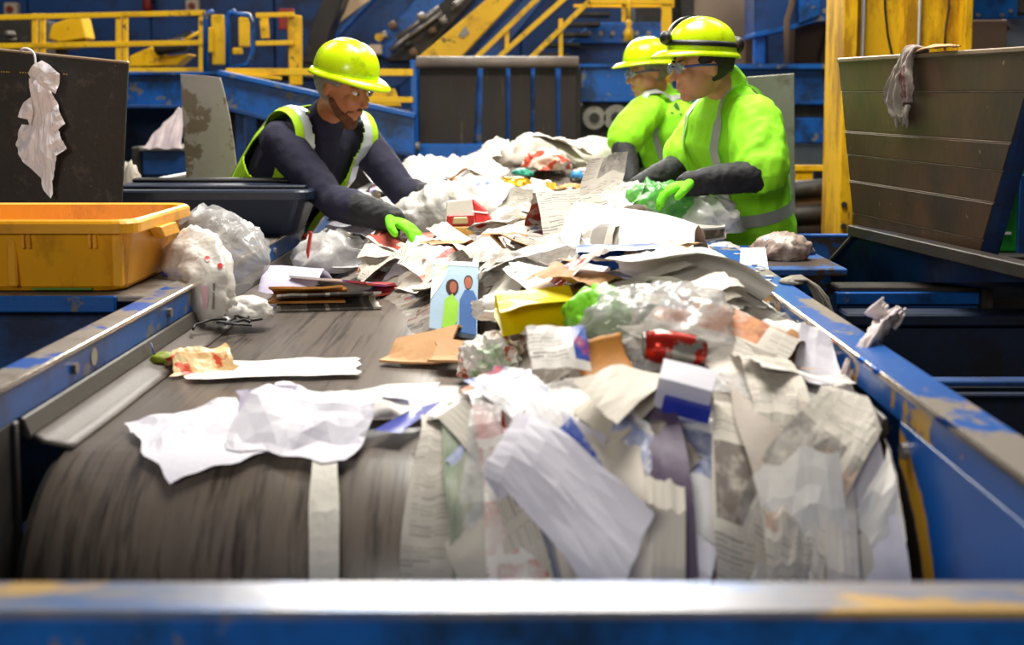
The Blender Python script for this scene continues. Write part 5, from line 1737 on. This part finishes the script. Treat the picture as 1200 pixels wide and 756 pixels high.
def hand_bm(bm, wrist, d, palm_n, thumb_side, scale, curl_, fat):
    """palm, four unequal bent fingers and a thumb from the side of the palm"""
    d = Vector(d).normalized()
    palm_n = Vector(palm_n)
    palm_n = (palm_n - d * palm_n.dot(d)).normalized()
    side = d.cross(palm_n).normalized() * thumb_side
    s = scale
    w0 = Vector(wrist)
    loft(bm, [(w0 - d * 0.01, 0.026 * s + fat, 0.019 * s + fat), (w0 + d * 0.03 * s, 0.036 * s + fat, 0.016 * s + fat), (w0 + d * 0.07 * s, 0.041 * s + fat, 0.014 * s + fat), (w0 + d * 0.088 * s, 0.038 * s + fat, 0.011 * s + fat)], side, 14)
    for off, L, cu in ((0.030, 0.070, 0.9), (0.010, 0.079, 1.0), (-0.011, 0.073, 1.1), (-0.030, 0.057, 1.25)):
        p = w0 + d * 0.085 * s + side * off * s
        dirv = d.copy()
        pts = [(p - d * 0.015 * s, 0.0095 * s + fat, 0.0095 * s + fat)]
        for j, q_ in enumerate((0.45, 0.3, 0.25)):
            ax = side.cross(dirv)
            ang = curl_ * cu * (0.7, 1.0, 0.7)[j]
            dirv = (dirv * math.cos(ang) + palm_n * math.sin(ang)).normalized()
            p = p + dirv * L * q_ * s
            rr_ = (0.0088, 0.008, 0.0068)[j] * s + fat
            pts.append((p.copy(), rr_, rr_))
            pn = palm_n
            palm_n_j = (palm_n - dirv * palm_n.dot(dirv))
            palm_n = palm_n_j.normalized() if palm_n_j.length > 0.05 else pn
        loft(bm, pts, side, 10)
        palm_n = (d.cross(side) * (-1 if d.cross(side).dot(pn) < 0 else 1)).normalized()
    tb = w0 + d * 0.028 * s + side * 0.03 * s
    td = (d * 0.75 + side * 0.75 + palm_n * 0.25).normalized()
    t1 = tb + td * 0.035 * s
    t2 = t1 + (td + d * 0.5 + palm_n * 0.3).normalized() * 0.03 * s
    t3 = t2 + (d + palm_n * 0.5).normalized() * 0.022 * s
    loft(bm, [(tb - td * 0.02 * s, 0.014 * s + fat, 0.013 * s + fat), (t1, 0.012 * s + fat, 0.011 * s + fat), (t2, 0.0105 * s + fat, 0.0095 * s + fat), (t3, 0.0085 * s + fat, 0.0075 * s + fat)], palm_n, 10)


def hard_hat(person, c, f, u, mat, strap=False, tilt=0.0):
    """shell with crown ridges, brim all round and a peak; optional strap with lamp and battery"""
    f, u = Vector(f).normalized(), Vector(u).normalized()
    r = f.cross(u).normalized()
    u = r.cross(f)
    if tilt:
        q_ = Matrix.Rotation(tilt, 3, r)
        f, u = q_ @ f, q_ @ u
    seg = 48

    def pt(th, k_, z, extra=0.0):
        a, b = 0.104 * k_ + extra, 0.122 * k_ + extra
        ca, sa = math.cos(th), math.sin(th)
        x_, y_ = sa * a, ca * b
        ridge = 0.005 * (math.exp(-(x_ / 0.012) ** 2) + 0.7 * math.exp(-((abs(x_) - 0.045) / 0.010) ** 2)) if k_ < 0.96 and z > 0.04 else 0
        return c + r * x_ + f * y_ + u * (z + ridge)
    bm = bmesh.new()
    rings = []
    for i in range(1, 15):
        a = i / 14 * PI / 2
        rings.append([bm.verts.new(pt(2 * PI * q_ / seg, math.sin(a) ** 0.9, 0.116 * math.cos(a) ** 0.85)) for q_ in range(seg)])
    top = bm.verts.new(c + u * 0.121)
    for q_ in range(seg):
        bm.faces.new((top, rings[0][q_], rings[0][(q_ + 1) % seg]))
    for a, b in zip(rings, rings[1:]):
        for q_ in range(seg):
            bm.faces.new((a[q_], b[q_], b[(q_ + 1) % seg], a[(q_ + 1) % seg]))
    hat = bm_obj('hard_hat', bm, mat, person, True)
    m = hat.modifiers.new('t', 'SOLIDIFY')
    m.thickness = 0.003
    bm = bmesh.new()
    prof = []
    for k_ in (0, 1, 2, 3):
        ring = []
        for q_ in range(seg):
            th = 2 * PI * q_ / seg
            front = max(0.0, math.cos(th)) ** 3
            ext = (0, 0.008, 0.014, 0.014)[k_] + front * (0, 0.026, 0.044, 0.044)[k_]
            dz = (0.004, -0.002, -0.010, -0.016)[k_] - front * (0, 0.002, 0.012, 0.012)[k_]
            ring.append(bm.verts.new(pt(th, 1.0, dz, ext)))
        prof.append(ring)
    for a, b in zip(prof, prof[1:]):
        for q_ in range(seg):
            bm.faces.new((a[q_], b[q_], b[(q_ + 1) % seg], a[(q_ + 1) % seg]))
    br_ = bm_obj('brim', bm, mat, hat, True)
    m = br_.modifiers.new('t', 'SOLIDIFY')
    m.thickness = 0.003
    if strap:
        for nm, z0, z1, tl in (('strap', 0.018, 0.036, 0.0), ('top_strap', 0.0, 0.0, 1.0)):
            bm = bmesh.new()
            if tl == 0:
                ra_ = [[bm.verts.new(pt(2 * PI * q_ / seg, math.sin(math.acos(min(1, (z / 0.116)) ** (1 / 0.85))) ** 0.9, z, 0.006)) for q_ in range(seg)] for z in (z0, z1)]
                for q_ in range(seg):
                    bm.faces.new((ra_[0][q_], ra_[0][(q_ + 1) % seg], ra_[1][(q_ + 1) % seg], ra_[1][q_]))
            else:
                ra_ = []
                for w_ in (-0.009, 0.009):
                    row = []
                    for q_ in range(25):
                        a = PI * (q_ / 24 - 0.5)
                        row.append(bm.verts.new(c + f * math.sin(a) * 0.127 + u * (0.018 + 0.108 * math.cos(a) ** 0.85) + r * (w_ + 0.05 * math.cos(a))))
                    ra_.append(row)
                for q_ in range(24):
                    bm.faces.new((ra_[0][q_], ra_[0][q_ + 1], ra_[1][q_ + 1], ra_[1][q_]))
            so = bm_obj(nm, bm, BLACKP, hat, True)
            m = so.modifiers.new('t', 'SOLIDIFY')
            m.thickness = 0.003
        bm = bmesh.new()
        ellipsoid(bm, c + f * 0.135 + u * 0.042, (f * 0.02, r * 0.028, u * 0.024), 3)
        bm_obj('head_lamp', bm, BLACKP, hat, True)
        bm = bmesh.new()
        ellipsoid(bm, c - f * 0.132 + u * 0.03, (f * 0.022, r * 0.03, u * 0.03), 3)
        bm_obj('battery_pack', bm, BLACKP, hat, True)
    return hat


def worker(name, label, J, face, up, chest_f, skin, kit):
    """J: joints; face/up: head axes; chest_f: where the chest points; kit: clothing switches"""
    P = thing(name, label, 'person', (J['pelvis'].x, J['pelvis'].y, 0))
    f = Vector(face).normalized()
    u = Vector(up)
    u = (u - f * u.dot(f)).normalized()
    r = f.cross(u)
    cf = Vector(chest_f).normalized()
    spine = (J['neck'] - J['pelvis']).normalized()
    cf = (cf - spine * cf.dot(spine)).normalized()
    cs = cf.cross(spine).normalized()          # person's right
    hc = J['head']

    def torso_chain(g, hem=False):
        a, b = J['pelvis'], J['neck']
        ch = []
        if hem:
            ch.append((a - spine * 0.10, 0.172 + g, 0.125 + g))
        ch += [(a, 0.168 + g, 0.122 + g), (a.lerp(b, 0.25), 0.158 + g, 0.120 + g), (a.lerp(b, 0.5) , 0.168 + g, 0.124 + g), (a.lerp(b, 0.72) + cf * 0.01, 0.178 + g, 0.125 + g),
               (a.lerp(b, 0.86), 0.160 + g, 0.102 + g), (a.lerp(b, 0.95), 0.10 + g * 0.7, 0.075 + g * 0.7), (b, 0.064 + g * 0.4, 0.060 + g * 0.4)]
        return ch

    def arm_chain(k_, g, t0=0.0, t1=2.0):
        a, b, c_ = J['shoulder' + k_], J['elbow' + k_], J['wrist' + k_]
        full = [(0.0, a, 0.058), (0.5, a.lerp(b, 0.5), 0.052), (0.9, a.lerp(b, 0.9), 0.044), (1.0, b, 0.043), (1.1, b.lerp(c_, 0.12), 0.045), (1.35, b.lerp(c_, 0.35), 0.044), (1.7, b.lerp(c_, 0.7), 0.034), (2.0, c_, 0.027)]
        return [(p, r_ + g, r_ + g) for t, p, r_ in full if t0 - 0.01 <= t <= t1 + 0.01]

    # ---------------- body: one continuous skin
    bm = bmesh.new()
    loft(bm, torso_chain(-0.012), cs)
    loft(bm, [(J['neck'] - spine * 0.03, 0.056, 0.056), (J['neck'].lerp(hc, 0.45), 0.053, 0.055), (hc - u * 0.04 - f * 0.02, 0.052, 0.056)], r)
    for k_ in 'RL':
        loft(bm, arm_chain(k_, -0.008), spine)
        d = J['hand' + k_] - J['wrist' + k_]
        hand_bm(bm, J['wrist' + k_], d, kit['palm' + k_], kit['thumb' + k_], 1.0, kit['curl'], 0.0)
        hip = J['pelvis'] + cs * (0.09 if k_ == 'R' else -0.09) - spine * 0.03
        loft(bm, [(hip, 0.08, 0.085), (J['knee' + k_], 0.055, 0.055), (J['ankle' + k_], 0.036, 0.04)], cs)
        loft(bm, [(J['ankle' + k_] + V(0, 0, -0.03), 0.036, 0.04), (J['ankle' + k_] + V(cf.x, cf.y, 0) * 0.13 + V(0, 0, -0.05), 0.04, 0.025)], cs)
    # head: cranium, face, jaw, nose, brow, cheeks, lips, ears
    ellipsoid(bm, hc + u * 0.025 - f * 0.012, (f * 0.098, r * 0.077, u * 0.092), 3)
    ellipsoid(bm, hc - u * 0.035 + f * 0.022, (f * 0.072, r * 0.064, u * 0.078), 3)
    ellipsoid(bm, hc - u * 0.098 + f * 0.058, (f * 0.028, r * 0.030, u * 0.022), 2)
    loft(bm, [(hc + u * 0.010 + f * 0.088, 0.009, 0.008), (hc - u * 0.018 + f * 0.102, 0.011, 0.010), (hc - u * 0.034 + f * 0.110, 0.016, 0.012)], r, 10)
    for sx in (-1, 1):
        ellipsoid(bm, hc + u * 0.018 + f * 0.080 + r * sx * 0.032, (f * 0.014, r * 0.026, u * 0.008), 2)
        ellipsoid(bm, hc - u * 0.028 + f * 0.066 + r * sx * 0.038, (f * 0.022, r * 0.022, u * 0.024), 2)
        ellipsoid(bm, hc - u * 0.010 - f * 0.008 + r * sx * 0.078, (f * 0.017, r * 0.010, u * 0.032), 2)
    for dz in (-0.062, -0.073):
        ellipsoid(bm, hc + u * dz + f * 0.086, (f * 0.011, r * 0.025, u * 0.0065), 2)
    body = fuse('body', bm, skin, P, 0.0062, 2)
    for sx in (-1, 1):
        ec = hc + u * 0.001 + f * 0.080 + r * sx * 0.031
        bm = bmesh.new()
        ellipsoid(bm, ec, (f * 0.013, r * 0.014, u * 0.008), 2)
        e = bm_obj('eye', bm, EYEW, P, True)
        bm = bmesh.new()
        ellipsoid(bm, ec + f * 0.010, (f * 0.004, r * 0.006, u * 0.006), 2)
        bm_obj('iris', bm, IRIS, e, True)
        bm = bmesh.new()
        loft(bm, [(ec + u * 0.018 + f * 0.010 - r * sx * 0.018, 0.003, 0.003), (ec + u * 0.022 + f * 0.011, 0.004, 0.004), (ec + u * 0.017 + r * sx * 0.02 + f * 0.002, 0.002, 0.002)], u, 8)
        bm_obj('eyebrow', bm, kit['hair'], P, True)
    # hair: cap over the skull, open at the face
    bm = bmesh.new()
    ellipsoid(bm, hc + u * 0.022 - f * 0.017, (f * 0.104, r * 0.085, u * 0.096), 4)
    lowz = kit.get('hairline', -0.035)
    dead = [v for v in bm.verts if ((v.co - hc).dot(f) > 0.045 and (v.co - hc).dot(u) < 0.045) or (v.co - hc).dot(u) < lowz - 0.35 * (v.co - hc).dot(f) - 0.03 or ((v.co - hc).dot(f) > -0.01 and (v.co - hc).dot(u) < 0.0 and abs((v.co - hc).dot(r)) > 0.05)]
    bmesh.ops.delete(bm, geom=dead, context='VERTS')
    for v in bm.verts:
        v.co += v.co.normalized() * 0.004 * noise.noise(v.co * 60)
    ho = bm_obj('hair', bm, kit['hair'], P, True)
    m = ho.modifiers.new('t', 'SOLIDIFY')
    m.thickness = 0.008
    if kit.get('beard'):
        bm = bmesh.new()
        loft(bm, [(hc - u * 0.045 + f * 0.01 - r * 0.064, 0.010, 0.016), (hc - u * 0.085 + f * 0.045 - r * 0.045, 0.016, 0.02), (hc - u * 0.108 + f * 0.066, 0.022, 0.024), (hc - u * 0.085 + f * 0.045 + r * 0.045, 0.016, 0.02), (hc - u * 0.045 + f * 0.01 + r * 0.064, 0.010, 0.016)], u, 12)
        loft(bm, [(hc - u * 0.07 + f * 0.07 - r * 0.035, 0.006, 0.008), (hc - u * 0.052 + f * 0.097, 0.006, 0.006), (hc - u * 0.07 + f * 0.07 + r * 0.035, 0.006, 0.008)], u, 10)
        ellipsoid(bm, hc - u * 0.116 + f * 0.062, (f * 0.024, r * 0.03, u * 0.022), 2)
        fuse('beard', bm, kit['beard'], P, 0.005, 1, 0.003, 60)
    if kit.get('glasses'):
        gl = None
        for sx in (-1, 1):
            bm = bmesh.new()
            ellipsoid(bm, hc + u * 0.0 + f * 0.100 + r * sx * 0.033, (f * 0.006, r * 0.031, u * 0.019), 3)
            o = bm_obj('safety_glasses' if sx < 0 else 'lens', bm, LENS, P if gl is None else gl, True)
            gl = gl or o
            tube('temple', [hc + u * 0.004 + f * 0.092 + r * sx * 0.062, hc + u * 0.006 + f * 0.04 + r * sx * 0.083, hc + u * 0.0 - f * 0.02 + r * sx * 0.085], 0.004, paint('blue_temple', '#27407c', '#3a55a0', 4, 0.3), gl, 8)
        tube('bridge', [hc + u * 0.006 + f * 0.106 - r * 0.012, hc + u * 0.006 + f * 0.106 + r * 0.012], 0.003, BLACKP, gl, 6)
    hard_hat(P, hc + u * 0.045 - f * 0.005, f, u, HAT, kit.get('strap', False), kit.get('hat_tilt', 0.0))

    # ---------------- clothing
    g = kit.get('loose', 0.016)
    bm = bmesh.new()
    loft(bm, torso_chain(g, True), cs)
    for k_ in 'RL':
        a = J['shoulder' + k_]
        sh_ = 0.056 if kit.get('vest') else 0.066
        loft(bm, [(J['pelvis'].lerp(J['neck'], 0.86), sh_, sh_), (a, sh_ + g * 0.6, sh_ + g * 0.6)], spine)
        if kit['sleeve'] == 'long':
            loft(bm, arm_chain(k_, 0.012, 0, 1.7), spine)
        else:
            b = J['elbow' + k_]
            loft(bm, [(a, 0.062 + g * 0.6, 0.066 + g), (a.lerp(b, 0.5), 0.062 + g, 0.070 + g), (a.lerp(b, kit.get('sleeve_to', 0.78)), 0.060 + g, 0.066 + g)], spine)
    if kit.get('collar'):
        loft(bm, [(J['neck'] - spine * 0.02, 0.078, 0.076), (J['neck'] + spine * 0.035, 0.068, 0.068)], cs)
    shirt = fuse(kit['top_name'], bm, kit['top'], P, 0.0085, 3, kit.get('wrinkle', 0.010), 11, (1.3, 1.3, 0.7))
    bm = bmesh.new()
    loft(bm, torso_chain(g + (0.022 if kit.get('vest') else 0.010), True), cs)
    vs_ = 0.012 if kit.get('vest') else 0.0
    for k_ in 'RL':
        loft(bm, [(J['pelvis'].lerp(J['neck'], 0.86), 0.085 + vs_, 0.085 + vs_), (J['shoulder' + k_].lerp(J['neck'], 0.22), 0.076 + g * 0.6 + vs_, 0.078 + g * 0.6 + vs_)], spine)
    hull = fuse('hull', bm, kit['top'], P, 0.0085, 3)
    mid = J['pelvis'].lerp(J['neck'], 0.5)
    at_ = lambda p: ((p - mid).dot(cs), (p - mid).dot(cf), (p - J['pelvis']).dot(spine))
    Ls = (J['neck'] - J['pelvis']).length
    if kit.get('vest'):
        op = 0.045

        def drop(p):
            a, b, c_ = at_(p)
            if (c_ > Ls - 0.02 and abs(a) < 0.085) or c_ < -0.07:
                return True
            if b > 0 and abs(a) < op + max(0, (c_ - Ls * 0.45)) * 0.20:
                return True
            return abs(a) > 0.185 and c_ > Ls * 0.60
        vest = cut_from('safety_vest', hull, [(mid + cs * op, cs), (mid - cs * op, cs), (mid + cs * 0.185, cs), (mid - cs * 0.185, cs), (J['pelvis'] + spine * (Ls - 0.02), spine), (J['pelvis'] - spine * 0.07, spine)], drop, 0.004, VEST, P, 0.004)
        for s0, s1 in ((0.098, 0.152), (-0.152, -0.098)):
            cut_from('reflective_strip', hull, [(mid + cs * s0, cs), (mid + cs * s1, cs), (J['pelvis'] + spine * (Ls - 0.04), spine)], lambda p: not (s0 < at_(p)[0] < s1) or at_(p)[2] < 0.10 or (at_(p)[1] > 0 and abs(at_(p)[0]) < op + max(0, at_(p)[2] - Ls * 0.45) * 0.20), 0.010, SILVER, vest)
        for z0, z1 in ((0.06, 0.115),):
            cut_from('reflective_band', hull, [(J['pelvis'] + spine * z0, spine), (J['pelvis'] + spine * z1, spine), (mid + cs * op, cs), (mid - cs * op, cs)], lambda p: not (z0 < at_(p)[2] < z1) or (at_(p)[1] > 0 and abs(at_(p)[0]) < op), 0.011, SILVER, vest)
        # hi-vis shirt tail showing under the vest
        bm = bmesh.new()
        loft(bm, [(J['pelvis'] - spine * 0.16, 0.20, 0.15), (J['pelvis'] - spine * 0.02, 0.188, 0.142)], cs)
        fuse('vest_hem', bm, paint('green_hem', '#5cc80c', '#6fd812', 5, 0.75), vest, 0.01, 2, 0.008, 14)
    else:
        for s0, s1 in ((0.082, 0.112), (-0.112, -0.082)):
            cut_from('reflective_strip', hull, [(mid + cs * s0, cs), (mid + cs * s1, cs), (J['pelvis'] + spine * (Ls - 0.03), spine), (J['pelvis'] + spine * 0.12, spine)], lambda p: not (s0 < at_(p)[0] < s1) or at_(p)[2] < 0.12, kit.get('push', 0.004), SILVER_DIM, shirt)
        cut_from('reflective_band', hull, [(J['pelvis'] + spine * 0.10, spine), (J['pelvis'] + spine * 0.145, spine)], lambda p: not (0.10 < at_(p)[2] < 0.145), kit.get('push', 0.004), SILVER_DIM, shirt)
    bpy.data.objects.remove(hull, do_unlink=True)
    # trousers and boots
    bm = bmesh.new()
    loft(bm, [(J['pelvis'] + spine * 0.04, 0.172, 0.128), (J['pelvis'] - V(0, 0, 0.10), 0.172, 0.135)], cs)
    for k_ in 'RL':
        hip = J['pelvis'] + cs * (0.09 if k_ == 'R' else -0.09) - spine * 0.03
        loft(bm, [(hip, 0.095, 0.105), (hip.lerp(J['knee' + k_], 0.5), 0.088, 0.092), (J['knee' + k_], 0.074, 0.074), (J['ankle' + k_] + V(0, 0, 0.02), 0.062, 0.066)], cs)
    fuse('trousers', bm, TROUSER, P, 0.012, 3, 0.008, 9)
    for k_ in 'RL':
        bm = bmesh.new()
        an = J['ankle' + k_]
        fx = V(cf.x, cf.y, 0).normalized()
        loft(bm, [(an + V(0, 0, 0.10), 0.052, 0.055), (an + V(0, 0, -0.02), 0.05, 0.056)], cs)
        loft(bm, [(an - fx * 0.05 + V(0, 0, -0.045), 0.042, 0.035), (an + fx * 0.06 + V(0, 0, -0.045), 0.050, 0.036), (an + fx * 0.16 + V(0, 0, -0.055), 0.042, 0.026)], cs)
        fuse('boot', bm, BOOT, P, 0.010, 2)
    # gloves with gauntlets
    for k_ in 'RL':
        bm = bmesh.new()
        d = (J['hand' + k_] - J['wrist' + k_]).normalized()
        hand_bm(bm, J['wrist' + k_], d, kit['palm' + k_], kit['thumb' + k_], 1.0, kit['curl'], 0.0035)
        gv = fuse('glove', bm, kit['glove'], P, 0.0048, 1)
        if kit.get('gauntlet'):
            bm = bmesh.new()
            a, b = J['elbow' + k_], J['wrist' + k_]
            t0 = kit['gauntlet']
            loft(bm, [(a.lerp(b, t0), 0.055, 0.055), (a.lerp(b, (t0 + 1) / 2), 0.050, 0.050), (b + d * 0.02, 0.041, 0.037)], spine)
            fuse('gauntlet', bm, GAUNT, gv, 0.006, 2, 0.006, 30)
    return P, shirt


# ---- worker in the vest, bending over the belt from the left
LJ = {
    'pelvis': V(-1.02, 4.88, 0.96), 'neck': W(381, 142, 4.58), 'head': W(403, 101, 4.45),
    'shoulderR': V(-0.845, 4.46, 1.335), 'elbowR': W(390, 236, 4.28), 'wristR': W(456, 256, 4.06), 'handR': W(500, 276, 3.97),
    'shoulderL': V(-0.59, 4.74, 1.33), 'elbowL': W(474, 226, 4.62), 'wristL': W(520, 238, 4.50), 'handL': W(548, 255, 4.46),
    'kneeR': V(-1.04, 4.74, 0.50), 'ankleR': V(-1.10, 4.70, 0.09), 'kneeL': V(-1.00, 5.06, 0.50), 'ankleL': V(-1.10, 5.10, 0.09),
}
worker('person', 'person in yellow vest and navy sleeves bending over the belt from the left', LJ, (0.80, -0.48, -0.32), (0.30, -0.2, 0.9), (0.72, -0.66, -0.3), SKIN_TAN,
       dict(palmR=(-0.1, -0.2, -1), thumbR=-1, palmL=(-0.1, -0.2, -1), thumbL=1, curl=0.45, hair=HAIRG, beard=BEARD, sleeve='long', top=NAVYC, top_name='sweatshirt', vest=True, collar=True, glove=GLOVE, gauntlet=0.45, hat_tilt=0.10, hairline=-0.05))

# ---- front worker on the right, facing left
RJ = {
    'pelvis': V(0.83, 4.62, 0.98), 'neck': W(852, 108, 4.50), 'head': W(822, 77, 4.40),
    'shoulderL': W(884, 138, 4.34), 'elbowL': W(893, 205, 4.22), 'wristL': W(812, 214, 4.12), 'handL': W(770, 226, 4.08),
    'shoulderR': W(832, 138, 4.68), 'elbowR': W(800, 195, 4.66), 'wristR': W(752, 218, 4.46), 'handR': W(722, 232, 4.36),
    'kneeL': V(0.84, 4.44, 0.50), 'ankleL': V(0.88, 4.42, 0.09), 'kneeR': V(0.84, 4.82, 0.50), 'ankleR': V(0.90, 4.84, 0.09),
}
worker('person', 'person in lime shirt and strapped hard hat, nearest on the right', RJ, (-0.95, -0.28, -0.10), (-0.1, -0.05, 0.95), (-0.90, -0.42, -0.1), SKIN,
       dict(palmR=(-0.2, -0.2, -1), thumbR=-1, palmL=(-0.2, -0.2, -1), thumbL=1, curl=0.5, hair=HAIRD, glasses=True, strap=True, sleeve='short', sleeve_to=0.92, top=LIME, top_name='shirt', loose=0.026, glove=GLOVE, gauntlet=0.10, collar=True, wrinkle=0.014, hat_tilt=0.13))

# ---- rear worker on the right
BJ = {
    'pelvis': V(0.80, 6.30, 0.97), 'neck': W(775, 112, 6.22), 'head': W(760, 84, 6.15),
    'shoulderL': W(757, 130, 6.08), 'elbowL': W(728, 168, 5.98), 'wristL': W(742, 212, 5.80), 'handL': W(728, 222, 5.72),
    'shoulderR': W(792, 128, 6.40), 'elbowR': W(760, 176, 6.36), 'wristR': W(716, 205, 6.2), 'handR': W(694, 210, 6.12),
    'kneeL': V(0.80, 6.15, 0.50), 'ankleL': V(0.84, 6.12, 0.09), 'kneeR': V(0.82, 6.45, 0.50), 'ankleR': V(0.86, 6.48, 0.09),
}
pb_, shb = worker('person', 'person in a lime shirt and plain lime hard hat standing behind on the right', BJ, (-0.95, -0.25, -0.15), (-0.1, 0, 1), (-0.85, -0.5, -0.05), SKIN,
                  dict(palmR=(-0.2, -0.2, -1), thumbR=-1, palmL=(-0.2, -0.2, -1), thumbL=1, curl=0.5, hair=HAIRG, glasses=True, sleeve='short', sleeve_to=0.85, top=LIME, top_name='shirt', loose=0.024, glove=GAUNT, gauntlet=0.15, wrinkle=0.012, hat_tilt=0.12))

# dark printed mark on the rear worker's shirt
from mathutils.bvhtree import BVHTree
sb_ = world_verts(shb)
bvh = BVHTree.FromPolygons([v.co + sb_ for v in shb.data.vertices], [list(q_.vertices) for q_ in shb.data.polygons])


def on_shirt(px, py):
    o_ = V(0, 0, CAMZ)
    hit = bvh.ray_cast(o_, (W(px, py, 6.0) - o_).normalized())
    return hit[0] - (W(px, py, 6.0) - o_).normalized() * 0.004 if hit[0] else W(px, py, 6.1)


INKG = paint('dark_green_print', '#20521c', '#2a6424', 6, 0.8)
for pts in ([(789, 124), (792, 119), (796, 124), (797, 130), (792, 128)], [(786, 131), (799, 133), (799, 135), (786, 133)]):
    pp_ = [on_shirt(*q_) for q_ in pts]
    solid('shirt_logo', pp_, (0, 0.004, 0), INKG, shb)

# green film bag swung by the front right-hand worker
p = W(785, 252, 4.16)
gb = thing('film_bag', 'green and clear plastic bag in the hands of the nearest right-hand worker', 'bag', p)
blob('green_film', p + V(-0.02, 0.0, -0.02), (0.13, 0.09, 0.09), FILM_GREEN, 0.2, 0.4, 2.2, 0.12, 4, gb)
blob('clear_film', p + V(0.08, 0.02, -0.055), (0.14, 0.10, 0.085), FILM, -0.3, 0.4, 2.2, 0.1, 4, gb)
